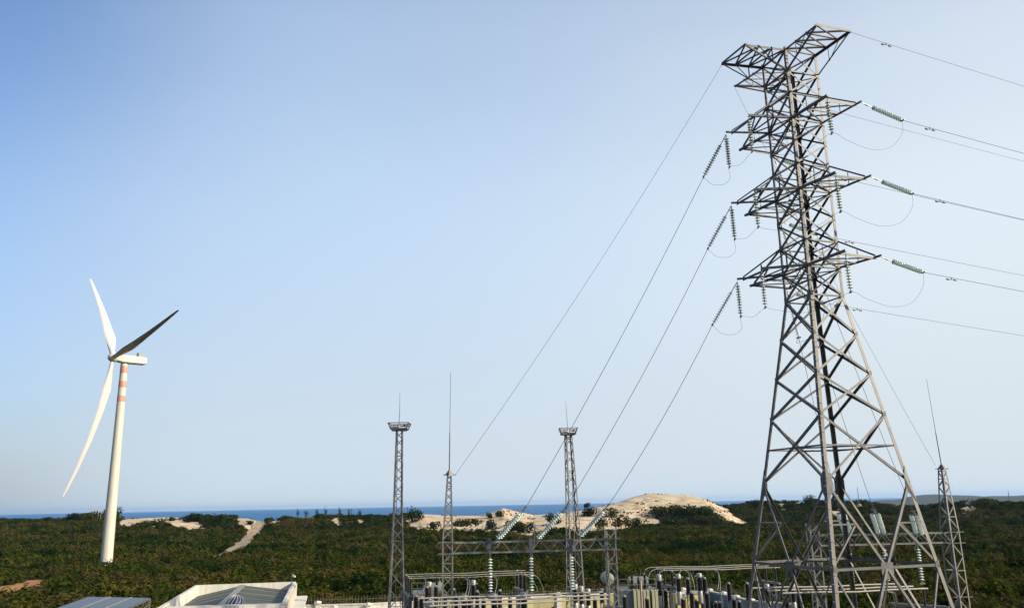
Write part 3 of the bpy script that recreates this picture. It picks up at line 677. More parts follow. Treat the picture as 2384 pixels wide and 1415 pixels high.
ARMS = {}
def crossarm(face, lo, up, tipA, tipB, flat):
    # chords from two body corners out to the ends of a stub beam; flat = tips level with the upper chords
    a, b = face; n = WD(*FN[face]); hz = LV[up] if flat else LV[lo]
    A, B_, Au, Bu = C_(a, lo), C_(b, lo), C_(a, up), C_(b, up)
    Ta, Tb = WL(*tipA, hz), WL(*tipB, hz); e = (Tb - Ta).normalized(); z = Vector((0, 0, 1))
    m = MB(); out = (Ta - A).normalized()
    main = (Au, Bu, A, B_) if flat else (A, B_, Au, Bu)
    f_ = 1.0 if flat else .86
    Ja, Jb = main[0].lerp(Ta, f_), main[1].lerp(Tb, f_)
    m.angle(main[0], Ta, .12, e, z * (-1 if flat else 1)); m.angle(main[1], Tb, .12, -e, z * (-1 if flat else 1))
    m.angle(main[2], Ja + z * (-.05 if flat else .1), .085, e, z); m.angle(main[3], Jb + z * (-.05 if flat else .1), .085, -e, z)
    K = 2 if not flat else 3
    for i in range(K):
        u0, u1 = i / K, (i + 1) / K
        p, q = main[0].lerp(Ja, u0), main[1].lerp(Jb, u1); p2, q2 = main[1].lerp(Jb, u0), main[0].lerp(Ja, u1)
        m.angle(p, q, .065, z, -out)
        if flat or i == 0: m.angle(p2 - z * .04, q2 - z * .04, .055, z, -out)
        m.angle(q2, q, .06, z, -out)
        if i < K - 1:                                             # posts and diagonals in both side planes
            for c0, c1, J in ((main[0], main[2], Ja), (main[1], main[3], Jb)):
                m.angle(c0.lerp(J, u1), c1.lerp(J, u0 if i % 2 else u1), .05, e, out)
    arm = m.build("earthwire_arm" if flat else "crossarm", M['steel'], pyl)
    MB().angle(Ja - e * .06, Jb + e * .06, .07, -z, -n).build("end_beam", M['steel'], arm)
    return Ta, Tb
FR, RB, BL, LF = FACES
T1 = crossarm(FR, 'TL', 'TU', (-1.18, -4.25), (1.39, -4.3), True)       # -> end at the far right carries an earth wire
T3 = crossarm(LF, 'TL', 'TU', (-4.17, 1.6), (-4.07, -.97), True)
T5 = crossarm(BL, 'TL', 'TU', (1.35, 4.1), (-1.56, 4.0), True)
A1 = [crossarm(FR, l, u, ta, tb, False) for l, u, ta, tb in (('L1', 'U1', (-1.09, -4.35), (1.54, -4.35)), ('L2', 'U2', (-.8, -4.0), (1.7, -4.19)), ('L3', 'U3', (-1.05, -4.33), (1.82, -4.07)))]
A2 = [crossarm(LF, l, u, ta, tb, False) for l, u, ta, tb in (('L1', 'U1', (-4.07, 1.93), (-4.1, -.68)), ('L2', 'U2', (-3.83, 2.35), (-3.81, -.21)), ('L3', 'U3', (-3.48, 2.9), (-3.48, .27)))]
A3 = [crossarm(BL, l, u, ta, tb, False) for l, u, ta, tb in (('L1', 'U1', (1.35, 4.2), (-1.55, 4.19)), ('L2', 'U2', (1.35, 4.2), (-1.55, 4.21)), ('L3', 'U3', (1.35, 4.2), (-1.63, 4.21)))]

# ------------------------------------------------------------------ insulators, conductors
def disc_mesh():
    m = MB().lathe([(.025, .02), (.05, .01), (.08, -.012), (.118, -.03), (.129, -.04), (.12, -.047), (.09, -.04), (.05, -.042), (.02, -.045)], n=14)
    me = bpy.data.meshes.new("insulator_disc"); me.from_pydata(m.v, [], m.f); me.polygons.foreach_set("use_smooth", [True] * len(me.polygons)); me.materials.append(M['glass']); return me
DISC = disc_mesh()
def proto_string(n, link, cat, double=False):
    t = thing("double_insulator_string" if double else "insulator_string", (0, 0, 0), "x", cat); t['_local'] = 1
    offs = (-.15, .15) if double else (0,); L = link + n * .146
    m = MB()
    if double: m.bar((0, 0, 0), (0, 0, -link * .6), .05); m.bar((-.2, 0, -link * .6), (.2, 0, -link * .6), .04, .09); m.bar((-.2, 0, -L - .12), (.2, 0, -L - .12), .04, .09); m.bar((0, 0, -L - .12), (0, 0, -L - .45), .05)
    else: m.bar((0, 0, 0), (0, 0, -link), .035); m.bar((0, 0, -link * .3), (0, 0, -link * .6), .08, .03)
    for o in offs:
        m.tube([(o, 0, -link * (.6 if double else 1)), (o, 0, -L - .1)], .022, 6)
        for i in range(n): m.tube([(o, 0, -link - i * .146), (o, 0, -link - i * .146 - .06)], .045, 8)
    m.build("hanger", M['cap'], t)
    mb = MB(); zc = -L - (.45 if double else .1)
    mb.bar((-.14, 0, zc - .05), (.14, 0, zc - .05), .05, .08); mb.bar((0, 0, zc + .06), (0, 0, zc - .08), .06); mb.build("clamp", M['cap'], t)
    for o in offs:
        for i in range(n):
            d = bpy.data.objects.new("insulator_disc", DISC); COL.objects.link(d); d.parent = t; d.location = (o, 0, -link - .05 - i * .146)
    t['_len'] = L + (.5 if double else .15)
    return t
_used = {}
def string(kind, top, direction, label, group, cat="insulator"):
    args = dict(hang=(11, .18, cat), tens=(13, .65, cat), dhang=(12, .38, cat), dtens=(13, .16, cat, True))[kind]
    if kind not in _used: _used[kind] = o = proto_string(*args)
    else: o = copy_tree(_used[kind])
    o.location = Vector(top); o.rotation_mode = 'QUATERNION'
    o.rotation_quaternion = Vector(direction).to_track_quat('-Z', 'Y')
    tag(o, label, cat, group)
    return Vector(top) + Vector(direction).normalized() * o['_len']
def cable(pts, r, name, label, cat, group, m='wire', n=6):
    pts = [Vector(p) for p in pts]; b = MB().tube(pts, r, n); return tag(b.build(name, M[m], None, pts[0], smooth=True), label, cat, group)
def sagging(a, b, sag, n=24): a = Vector(a); b = Vector(b); return [a.lerp(b, i / n) - Vector((0, 0, 4 * sag * (i / n) * (1 - i / n))) for i in range(n + 1)]
def spline(pts, n=8):
    pts = [Vector(p) for p in pts]; q = [2 * pts[0] - pts[1]] + pts + [2 * pts[-1] - pts[-2]]; out = []
    for i in range(1, len(q) - 2):
        p0, p1, p2, p3 = q[i-1:i+3]
        for k in range(n):
            t = k / n; out.append(.5 * ((2*p1) + (p2 - p0) * t + (2*p0 - 5*p1 + 4*p2 - p3) * t*t + (3*p1 - p0 - 3*p2 + p3) * t**3))
    return out + [pts[-1]]
DIR = Vector((math.cos(R(22)), math.sin(R(22)), 0))
def line_out(p, sl=-.065, L=170, n=60):
    return [p + DIR * (L * (i / n)) + Vector((0, 0, sl * L * (i / n) - sl * .5 * L * (i / n) ** 2)) for i in range(n + 1)]
def damper(pts, dist, label):
    p = pts[0] + DIR * dist; p.z = np.interp(dist, [(q - pts[0]).dot(DIR) for q in pts[:20]], [q.z for q in pts[:20]])
    a = MB(); t = DIR
    a.bar(p + Vector((0, 0, .03)), p - Vector((0, 0, .1)), .05); a.tube([p - t * .28 - Vector((0, 0, .1)), p + t * .28 - Vector((0, 0, .1))], .012, 6)
    for s_ in (-1, 1): a.lathe([(.02, -.09), (.05, -.07), (.055, .07), (.02, .09)], p + t * (.25 * s_) - Vector((0, 0, .1)), t, 8)
    tag(a.build("vibration_damper", M['cap'], None, p), label, "damper", "vibration dampers on the outgoing wires")
LVN = ["top", "middle", "bottom"]
GA = [(1156, 1257), (1249, 1257), (1347, 1252)]; YG = [46.95, 47.25, 47.6]
G2 = [(1975, 1243), (2052, 1243), (2141, 1246)]; YG2 = [48.8, 49.1, 49.4]
jumper_ends = []
for i in range(3):
    nm = LVN[i]; z = Vector((0, 0, -.1))
    tA, tB = A1[i]; e = string('tens', tB + z * .6, DIR + Vector((0, 0, -.2)), f"pale green insulator string pulled rightward from the tip of the pylon's {nm} front crossarm", "insulator strings on the pylon")
    w = line_out(e); cable(w, .012, "power_line", f"power line leaving rightward from the {nm} front crossarm", "wire", "power lines leaving to the right")
    damper(w, 1.9, f"damper on the nearer right power line at the {nm} crossarm tier")
    j1 = string('hang', tA + z, (0.02, 0, -1), f"insulator string hanging from the inner end of the {nm} front crossarm", "insulator strings on the pylon")
    bA, bB = A2[i]                                             # bA: far tip of the left arm, bB: near tip
    j2 = string('hang', bB + z, (0.01, 0, -1), f"insulator string hanging from the nearer end of the {nm} left crossarm", "insulator strings on the pylon")
    j3 = string('hang', bA + z, (0.02, 0, -1), f"vertical insulator string at the far tip of the {nm} left crossarm", "insulator strings on the pylon")
    gp = P(*GA[i], YG[i]); dv = (bA - gp).normalized()
    e2 = string('tens', bA + z, -(dv + Vector((0, 0, .05))), f"dark slanting insulator string pulled down left from the {nm} left crossarm tip", "insulator strings on the pylon")
    # jumper: round the near corner of the tower
    near = WL(-2.6, -3.2, LV['L%d' % (i+1)]) - Vector((0, 0, 2.6))
    lp = e.lerp(j1, .5) - Vector((0, 0, 1.25)); lp2 = e.lerp(j1, .22) - Vector((0, 0, 1.35)); lp3 = e.lerp(j1, .8) - Vector((0, 0, .55))
    cable(spline([e, e - Vector((.12, 0, .75)), lp2, lp, lp3, j1, j1.lerp(j2, .25) - Vector((0, 0, .45)), j1.lerp(j2, .55) - Vector((0, 0, .6)), j2 + Vector((.35, 0, -.1)), j2, j2.lerp(j3, .5) - Vector((0, 0, .25)), j3,
           j3 + Vector((.0, 0, -.6)), j3.lerp(e2, .25) - Vector((0, 0, .85)), j3.lerp(e2, .7) - Vector((0, 0, .6)), e2]), .007, "jumper_cable",
           f"thin looping jumper cable joining the insulators of the pylon's {nm} crossarm tier", "cable", "jumper cables on the pylon")
    # circuit on the far arm
    cA, cB = A3[i]; q = string('tens', cA + z * .6, DIR + Vector((0, 0, -.2)), f"insulator string pulled rightward from the {nm} far crossarm, seen through the lattice", "insulator strings on the pylon")
    w2 = line_out(q); cable(w2, .011, "power_line", f"power line leaving rightward from the {nm} far crossarm behind the pylon", "wire", "power lines leaving to the right")
    damper(w2, 2.4, f"damper on the farther right power line at the {nm} crossarm tier")
    gp2 = P(*G2[2 - i], YG2[2 - i]); dv2 = (cA - gp2).normalized()
    q2 = string('tens', cA + z, -dv2, f"insulator string pulled steeply down behind the lattice from the {nm} far crossarm", "insulator strings on the pylon")
    cable(spline([q, q - Vector((.1, 0, .6)), q.lerp(q2, .4) - Vector((0, 0, 1.0)), q2 - Vector((.1, 0, .3)), q2]), .013, "jumper_cable", f"jumper cable loop under the {nm} far crossarm behind the lattice", "cable", "jumper cables on the pylon")
    # gantry ends
    nn = ["left", "middle", "right"][i]
    d = Vector((.60, -.30, .64)); ge = string('dtens', gp, d, f"{nm if False else nn} double insulator string slanting up from the left gantry's beam", "double insulator strings on the left gantry")
    cable(sagging(ge, e2, .35), .014, "power_line", f"power line from the {nm} left crossarm down to the {nn} string of the left gantry", "wire", "power lines down to the left gantry")
    nn2 = ["right", "middle", "left"][i]
    ge2 = string('dtens', gp2, Vector((-.40, -.70, .52)), f"{nn2} double insulator string slanting up from the right gantry's beam behind the pylon", "double insulator strings on the right gantry")
    cable(sagging(ge2, q2, .3), .014, "power_line", f"power line from the {nm} far crossarm down to the {nn2} string of the right gantry", "wire", "power lines down to the right gantry")
    jumper_ends.append((ge, ge2, nn, nn2))
for (px, py), Y, nn in zip([(1141, 1281), (1236, 1279), (1330, 1277)], [46.6, 46.9, 47.2], ("left", "middle", "right")):
    string('dhang', P(px, py, Y), (.0, 0, -1), f"{nn} vertical insulator string hanging below the left gantry's beam", "hanging insulator strings on the left gantry")
for (px, py), Y, nn in zip([(1975, 1262), (2056, 1260), (2135, 1259)], [48.5, 48.8, 49.1], ("left", "middle", "right")):
    string('dhang', P(px, py, Y), (.0, 0, -1), f"{nn} vertical insulator string hanging below the right gantry's beam", "hanging insulator strings on the right gantry")
# earth wires
w = line_out(T1[1] + Vector((0, 0, -.1)), -.065); cable(w, .009, "earth_wire", "thin earth wire leaving rightward from the pylon's upper right peak", "wire", "earth wires"); damper(w, 2.4, "damper on the topmost wire near the pylon's peak")
w = line_out(T5[0] + Vector((0, 0, -.1)), -.065); cable(w, .009, "earth_wire", "thin earth wire leaving rightward from behind the pylon top", "wire", "earth wires")
G1TOP = P(1061, 1103, 47.0); G2TOP = P(2178, 1083, 49.5)
cable(sagging(T3[0] + Vector((0, 0, -.1)), G1TOP, .5), .009, "earth_wire", "thin earth wire from the pylon's left peak down to the left gantry mast", "wire", "earth wires")
cable(sagging(T5[1] + Vector((0, 0, -.1)), G2TOP, .5), .008, "earth_wire", "faint earth wire from the pylon's back peak down to the right lattice mast", "wire", "earth wires")

# ------------------------------------------------------------------ lattice columns, gantries, floodlight masts
YAW = R(6.5)
def lattice(name, root_, stations, mleg, leg=.07, br=.045, yaw=YAW, pan=1.0, axis_off=None):
    # stations: (centre, half width) from bottom to top
    m = MB(); b = MB(); x = Vector((math.cos(yaw), math.sin(yaw), 0)); y = Vector((-math.sin(yaw), math.cos(yaw), 0))
    CO = [(-1, -1), (1, -1), (1, 1), (-1, 1)]
    def cor(k, t):
        zs = [s[0].z for s in stations]; j = max(0, min(len(zs) - 2, int(np.searchsorted(zs, t) - 1))); u = (t - zs[j]) / (zs[j+1] - zs[j]); u = min(1, max(0, u))
        c = stations[j][0].lerp(stations[j+1][0], u); w = stations[j][1] + (stations[j+1][1] - stations[j][1]) * u
        return c + x * (CO[k][0] * w) + y * (CO[k][1] * w)
    for (c0, w0), (c1, w1) in zip(stations[:-1], stations[1:]):
        for sx, sy in CO: m.angle(c0 + x * sx * w0 + y * sy * w0, c1 + x * sx * w1 + y * sy * w1, leg, -x * sx, -y * sy)
    z = stations[0][0].z; zt = stations[-1][0].z; i = 0
    while z < zt - .05:
        w = np.interp(z, [s[0].z for s in stations], [s[1] for s in stations]); z2 = min(zt, z + max(.35, 2 * w * pan))
        for k in range(4):
            k2 = (k + 1) % 4; n = (x * (CO[k][0] + CO[k2][0]) + y * (CO[k][1] + CO[k2][1])).normalized()
            a, c = (cor(k, z), cor(k2, z2)) if (i + k) % 2 == 0 else (cor(k2, z), cor(k, z2))
            t = (c - a).normalized(); d1 = n.cross(t); b.angle(a - d1 * br / 2 - n * .01, c - d1 * br / 2 - n * .01, br, d1, -n)
            if i % 4 == 0: b.bar(cor(k, z), cor(k2, z), br * .8)
        z = z2; i += 1
    o = m.build(name, mleg, root_)
    b.build("bracing", mleg, o)
    return o
def truss_beam(root_, a, b, h, dpt, npan):
    # box girder between points a and b (centre line of the top chord), h deep, dpt wide
    e = (b - a).normalized(); n = Vector((-e.y, e.x, 0)).normalized(); z = Vector((0, 0, 1)); m = MB(); br = MB(); w = .085
    for s in (-1, 1):
        o = n * (dpt / 2 * s); m.angle(a + o, b + o, w, -n * s, -z); m.angle(a + o - z * h, b + o - z * h, w, -n * s, z)
        for i in range(npan):
            p0, p1 = a.lerp(b, i / npan), a.lerp(b, (i + 1) / npan); 
            q = (p0 + o * .97 - z * h, p1 + o * .97) if i % 2 == 0 else (p0 + o * .97, p1 + o * .97 - z * h)
            br.angle(q[0], q[1], .05, z, -n * s)
    for i in range(npan):
        p0, p1 = a.lerp(b, i / npan), a.lerp(b, (i + 1) / npan)
        for dz in (0.03, h - .03): br.angle(p0 + n * (dpt / 2) * (1 if i % 2 else -1) - z * dz, p1 - n * (dpt / 2) * (1 if i % 2 else -1) - z * dz, .045, z, e)
    o = m.build("beam", M['gsteel'], root_); br.build("bracing", M['gsteel'], o); return o
def V0(p, z=0.0): return Vector((p.x, p.y, z))

# left gantry, with the lightning rod mast
cL = P(1042, 1265, 47); cR = P(1421, 1257, 48.1)
g1 = thing("gantry", V0(cL), "left steel lattice gantry with one tall lightning rod mast and a beam of insulators", "gantry", "lattice gantries of the yard")
tp = P(1046, 1106, 47.0)
lattice("column", g1, [(V0(cL), .30), (Vector((cL.x, cL.y, 8.6)), .29), (Vector((tp.x, tp.y, tp.z)), .13)], M['gsteel'], .075, .05, pan=1.05)
lattice("column", g1, [(V0(cR), .29), (Vector((cR.x, cR.y, P(1421, 1234, 48.1).z)), .28)], M['gsteel'], .075, .05, pan=1.05)
truss_beam(g1, Vector((cL.x + .28, cL.y + .03, 8.55)), Vector((cR.x - .28, cR.y - .03, 8.55)), .62, .5, 16)
m = MB(); m.lathe([(.24, 0), (.22, .05), (.04, .3)], tp, n=4); m.bar(tp + Vector((-.33, 0, .03)), tp + Vector((.38, 0, .03)), .05); m.build("cap", M['gsteel'], g1)
rt_ = P(1049, 867, 47); MB().tube([tp + Vector((0, 0, .2)), tp.lerp(rt_, .4), tp.lerp(rt_, .42), rt_], [.03, .026, .016, .01]).build("lightning_rod", M['wire'], g1)
m = MB()
for c in (cL, cR):
    for zz in (8.55, 7.95, 5.0): m.bar((c.x - .5, c.y - .32, zz), (c.x + .5, c.y - .28, zz), .06, .04); m.bar((c.x - .5, c.y + .30, zz), (c.x + .5, c.y + .34, zz), .06, .04)
m.build("bracket", M['gsteel'], g1)
m = MB()
for px in (1139, 1236, 1328): p = P(px, 1268, 47.0); m.plate([p + Vector((-.1, 0, .33)), p + Vector((.1, 0, .33)), p + Vector((.1, 0, -.42)), p + Vector((-.1, 0, -.42))], .3, (0, 1, 0))
m.build("hanger_plate", M['bluesteel'], g1)
# right gantry behind the pylon
dL = P(1893, 1252, 48.8); dR = P(2212, 1246, 49.6)
g2 = thing("gantry", V0(dR), "right lattice gantry behind the pylon with a leaning lightning rod on its outer mast", "gantry", "lattice gantries of the yard")
tp2 = P(2188, 1092, 49.6); tp2 = Vector((dR.x + .05, dR.y, tp2.z))
lattice("column", g2, [(V0(dR), .42), (Vector((dR.x, dR.y, 8.6)), .36), (tp2, .16)], M['gsteel'], .08, .05, yaw=R(24), pan=1.0)
lattice("column", g2, [(V0(dL), .30), (Vector((dL.x, dL.y, 9.1)), .28)], M['gsteel'], .075, .05, pan=1.05)
truss_beam(g2, Vector((dL.x + .25, dL.y + .03, 8.5)), Vector((dR.x - .33, dR.y - .04, 8.5)), .62, .5, 14)
m = MB(); m.lathe([(.28, 0), (.25, .05), (.04, .3)], tp2, n=4); m.bar(tp2 + Vector((-.38, 0, .03)), tp2 + Vector((.38, 0, .03)), .05)
m.build("cap", M['gsteel'], g2)
for zz in (8.5, 7.9, 5.0): MB().bar((dR.x - .5, dR.y - .45, zz), (dR.x + .6, dR.y - .4, zz), .06, .04).build("bracket", M['gsteel'], g2)
rr = P(2157, 882, 49.6); MB().tube([tp2 + Vector((0, 0, .2)), tp2.lerp(rr, .4), tp2.lerp(rr, .42), rr], [.03, .026, .016, .01]).build("lightning_rod", M['wire'], g2)

def flood_mast(px, ytop, Y, wt, wm, wb, rodx, rody, label, lean=0.0):
    tpp = P(px, ytop + 12, Y); c = Vector((tpp.x + lean, tpp.y, 0))
    t = thing("floodlight_mast", c, label, "floodlight mast", "floodlight masts of the yard")
    zt = tpp.z; zm = P(px, 1180, Y).z
    lattice("mast", t, [(c, wb), (Vector((c.x - lean * .4, c.y, zm)), wm), (tpp, wt)], M['gsteel'], .075, .045, yaw=R(14), pan=1.15)
    pf = MB(); z = Vector((0, 0, 1)); w0, w1, hh = .44, .60, .42
    pf.box(tpp, w0 * 2.1, w0 * 2.1, .08, R(8))
    plat = pf.build("platform", M['gsteel'], t)
    r_ = MB(); xs = [(-1, -1), (1, -1), (1, 1), (-1, 1)]
    for k in range(4):
        a, b_ = xs[k], xs[(k+1) % 4]
        A = tpp + Vector((a[0] * w1, a[1] * w1, hh)); B_ = tpp + Vector((b_[0] * w1, b_[1] * w1, hh)); r_.bar(A, B_, .045); r_.bar(tpp + Vector((a[0] * w0, a[1] * w0, .05)), A, .05)
        A = tpp + Vector((a[0] * w0 * 1.12, a[1] * w0 * 1.12, .1)); B_ = tpp + Vector((b_[0] * w0 * 1.12, b_[1] * w0 * 1.12, .1)); r_.bar(A, B_, .05)
    r_.build("railing", M['gsteel'], plat)
    for dx, dy, dz in ((-.18, -.3, .14), (.2, -.32, .2), (.45, -.2, .2), (-.42, .1, .2)):
        f = MB().box(tpp + Vector((dx, dy, dz)), .26, .16, .17, R(20) if dx > .4 else 0).build("floodlight", M['lampbody'], t)
        MB().box(tpp + Vector((dx, dy - .09, dz + .025)), .21, .02, .12).build("lens", M['lampglass'], f)
    q = P(rodx, rody, Y); MB().tube([tpp + Vector((-.05, 0, .1)), tpp.lerp(q, .5), q], [.02, .014, .007], 6).build("lightning_rod", M['wire'], t)
    ld = MB(); o = Vector((.0, wm + .12, 0))
    for s_ in (-.15, .15): ld.bar(c + Vector((s_, wb * .7 + .25, .1)), tpp + Vector((s_, .3, 0)), .03)
    ld.build("ladder", M['gsteel'], t)
flood_mast(930, 990, 50.0, .20, .26, .60, 931, 912, "floodlight mast left of the gantry, standing furthest left, with a railed lamp platform", lean=-.05)
flood_mast(1323, 1000, 57.0, .22, .34, .62, 1317, 933, "floodlight mast behind the left gantry's beam with a railed lamp platform", lean=.15)

# ------------------------------------------------------------------ boundary wall with railing
WP = [(560, 1414), (742, 1409), (858, 1406), (960, 1401), (1100, 1397), (1240, 1390), (1302, 1388), (1400, 1383), (1500, 1380), (1588, 1377), (1652, 1377)]
WZ = 2.75
wpts = [Pz(x, y, WZ) for x, y in WP] + [Pz(1684, 1384, WZ), Pz(1714, 1391, WZ), Pz(1750, 1399, WZ), Pz(1860, 1408, WZ)]
wt_ = thing("boundary_wall", V0(wpts[5]), "cream boundary wall with white pillars and a dark spiked railing", "wall")
for i, (a, b) in enumerate(zip(wpts[:-1], wpts[1:])):
    m = MB(); m.bar(V0(a, WZ / 2), V0(b, WZ / 2), .16, WZ); m.build("wall_panel", M['wallwhite'] if i < 3 else M['cream'] if i < 10 else M['shadewall'], wt_)
    m = MB(); m.bar(V0(a, WZ + .05), V0(b, WZ + .05), .26, .1); m.build("wall_coping", M['wallwhite'], wt_)
    m = MB(); L = (V0(b) - V0(a)).length; k = max(2, int(L / .23))
    for j in range(k): p = V0(a).lerp(V0(b), (j + .5) / k); m.tube([p + Vector((0, 0, WZ + .1)), p + Vector((0, 0, WZ + .62)), p + Vector((0, 0, WZ + .74))], [.010, .010, .003], 4)
    m.bar(V0(a, WZ + .45), V0(b, WZ + .45), .025); m.build("railing", M['spike'], wt_)
for px, yt in ((705, 1410), (740, 1398), (780, 1408), (858, 1402), (1300, 1378), (1590, 1367), (1652, 1369), (1684, 1376), (1714, 1384), (1748, 1392)):
    xs_ = [pix(p.x, p.y, p.z)[0] for p in wpts]; j = max(0, min(len(xs_) - 2, int(np.searchsorted(xs_, px)) - 1)); u = (px - xs_[j]) / (xs_[j+1] - xs_[j])
    p = wpts[j].lerp(wpts[j+1], u); zt = P(px, yt, p.y).z
    m = MB().box((p.x, p.y - .02, 0), .36, .36, zt - .2, YAW); m.box((p.x, p.y - .02, zt - .2), .5, .5, .1, YAW); m.lathe([(.34, 0), (.3, .06), (.08, .12), (0, .13)], (p.x, p.y - .02, zt - .1), n=4)
    if px == 740: m.box((p.x, p.y - .02, zt - .62), .5, .5, .12, YAW)
    m.build("wall_pillar", M['wallwhite'], wt_)

# ------------------------------------------------------------------ control building with parapet roof
ZP = 5.0
q = [Pz(455, 1361, ZP), Pz(689, 1353, ZP), Pz(664, 1403, ZP), Pz(369, 1412, ZP)]      # outer parapet corners: back left, back right, front right, front left
bl, br_, frr, fl = q
bd = thing("control_building", V0((bl + frr) / 2), "white flat parapet building with a sunken green grey gabled sheet roof", "building")
PT = .22; cen = (bl + br_ + frr + fl) / 4
def inset(p, d):
    i = q.index(p); a = q[i-1]; c = q[(i+1) % 4]; e1 = (a - p).normalized(); e2 = (c - p).normalized(); s_ = abs(e1.cross(e2).z); return p + (e1 + e2) * (d / s_)
inn_ = [inset(p, PT) for p in q]
m = MB()
for i in range(4):
    a, b = q[i], q[(i+1) % 4]; ia, ib = inn_[i], inn_[(i+1) % 4]; zt = Vector((0, 0, ZP)); zb = Vector((0, 0, ZP - 1.05))
    vs = [V0(a, 0), V0(b, 0), V0(b, ZP), V0(a, ZP), V0(ia, ZP - 1.1), V0(ib, ZP - 1.1), V0(ib, ZP), V0(ia, ZP)]
    m.add(vs, [(0, 1, 2, 3), (4, 7, 6, 5), (3, 2, 6, 7)])
m.build("wall", M['wallwhite'], bd)
rd0, rd1 = (inn_[0] + inn_[1]) / 2, (inn_[2] + inn_[3]) / 2
rA = Pz(574, 1358.5, ZP - .1); rB = Pz(524, 1409, ZP - .1); rA = rd0.lerp(rA, 1.0); 
zr, zl, zq = ZP - .12, ZP - .78, ZP - .62
a0 = V0(inn_[0].lerp(inn_[1], .47), zr); a1 = V0(inn_[3].lerp(inn_[2], .47), zr)
m = MB(); m.add([a0, a1, V0(inn_[3], zl), V0(inn_[0], zl), V0(inn_[2], zq), V0(inn_[1], zq)], [(0, 1, 2, 3), (0, 5, 4, 1)]); rf = m.build("roof", M['roofgreen'], bd)
m = MB(); m.bar(a0 + Vector((0, -.02, .02)), a1 + Vector((0, .02, .02)), .42, .05)
m.build("ridge_cap", M['ridge'], rf)
m = MB()
for f in (.2, .4, .6, .8):
    m.bar(V0(inn_[0].lerp(inn_[3], f), zl + .03), a0.lerp(a1, f) + Vector((-.2, 0, .03)), .035, .03); m.bar(a0.lerp(a1, f) + Vector((.2, 0, .03)), V0(inn_[1].lerp(inn_[2], f), zq + .03), .035, .03)
m.build("roof_lap", M['ridge'], rf)
e = (br_ - frr).normalized(); n = Vector((e.y, -e.x, 0)); n = n if n.x > 0 else -n      # right flank: tan face with pilasters over a white eave ledge
m = MB(); m.plate([frr + n * .012 + e * .25 - Vector((0, 0, .1)), br_ + n * .012 - e * .1 - Vector((0, 0, .1)), br_ + n * .012 - e * .1 - Vector((0, 0, 1.0)), frr + n * .012 + e * .25 - Vector((0, 0, 1.0))], .02, n)
m.build("side_panel", M['tan'], bd)
m = MB()
for f in np.linspace(.05, .95, 9): p = frr.lerp(br_, f) + n * .05; m.bar(p - Vector((0, 0, 1.0)), p - Vector((0, 0, .08)), .12, .08)
m.build("pilaster", M['wallwhite'], bd)
m = MB(); m.bar(frr + n * .45 - Vector((0, 0, 1.1)) - e * .1, br_ + n * .45 - Vector((0, 0, 1.1)) - e * .2, .9, .14); m.build("eave_ledge", M['wallwhite'], bd)
m = MB(); m.bar(fl + Vector((0, -.16, -.16)), frr + Vector((0, -.16, -.16)), .3, .3); m.build("cornice", M['wallwhite'], bd)
# vent dome standing on the roof
vp = a0.lerp(a1, .93) + Vector((.85, 0, -.12))
vt = thing("roof_ventilator", vp, "round blue and white ribbed roof ventilator on the sheet roof", "ventilator")
r0 = .55; m = MB(); m.lathe([(r0 * math.cos(a), .12 + r0 * math.sin(a)) for a in np.linspace(0, math.pi / 2, 9)], vp, n=28); m.build("dome", M['domeblue'], vt, smooth=True)
MB().lathe([(.42, 0), (.42, .12), (.57, .13), (.57, .17)], vp, n=28).build("collar", M['wallwhite'], vt)
m = MB()
for i in range(14):
    a = 2 * math.pi * i / 14; m.tube([vp + Vector((math.cos(a + b_ * .5) * (r0 + .01) * math.cos(b_), math.sin(a + b_ * .5) * (r0 + .01) * math.cos(b_), .12 + (r0 + .01) * math.sin(b_))) for b_ in np.linspace(0, 1.5, 7)], .022, 5)
m.build("rib", M['wallwhite'], vt)
# camera on a pole
cp = frr.lerp(br_, .62) + Vector((-.1, 0, 0)); ct_ = P(680, 1335, cp.y)
cpt = thing("cctv_camera", cp, "small white security camera on a thin pole at the building's parapet", "camera")
MB().tube([cp, Vector((cp.x, cp.y, ct_.z))], .025).build("pole", M['bluesteel'], cpt)
tt = Vector((cp.x, cp.y, ct_.z - .1)); m = MB(); m.bar(tt + Vector((.02, 0, .05)), tt + Vector((.14, -.03, .05)), .03); m.lathe([(.06, 0), (.075, .05), (.075, .22), (.05, .25)], tt + Vector((.06, 0, -.05)), (.9, -.4, -.15), 12); m.build("housing", M['wallwhite'], cpt, smooth=True)
m = MB(); m.lathe([(0, -.1), (.06, -.06), (.07, 0)], tt + Vector((.18, -.04, -.06)), n=12); m.build("lens_dome", M['lampbody'], cpt)
# open shelter with a sheet roof
ZC = 3.6
c4 = [Pz(206, 1388, ZC), Pz(351, 1391, ZC), Pz(240, 1440, ZC), Pz(60, 1440, ZC)]
sh = thing("shelter", V0((c4[0] + c4[2]) / 2), "open steel shelter with a pale blue grey sheet metal roof", "shelter")
m = MB(); m.add(c4 + [p - Vector((0, 0, .06)) for p in c4], [(0, 1, 2, 3), (7, 6, 5, 4), (0, 4, 5, 1), (1, 5, 6, 2), (2, 6, 7, 3), (3, 7, 4, 0)]); rs = m.build("roof", M['roofblue'], sh)
m = MB()
for f in (.36, .7): m.bar(c4[0].lerp(c4[1], f) + Vector((0, 0, .03)), c4[3].lerp(c4[2], f) + Vector((0, 0, .03)), .09, .05)
m.build("seam", M['ridge'], rs)
m = MB(); a, b = c4[1] - Vector((.05, 0, .1)), c4[2] - Vector((.05, 0, .1)); zz = Vector((0, 0, .45))
m.bar(a, b, .06); m.bar(a - zz, b - zz, .06)
for i in range(14):
    p0, p1 = a.lerp(b, i / 14), a.lerp(b, (i + 1) / 14); m.bar(p0 - zz * (i % 2), p1 - zz * (1 - i % 2), .035)
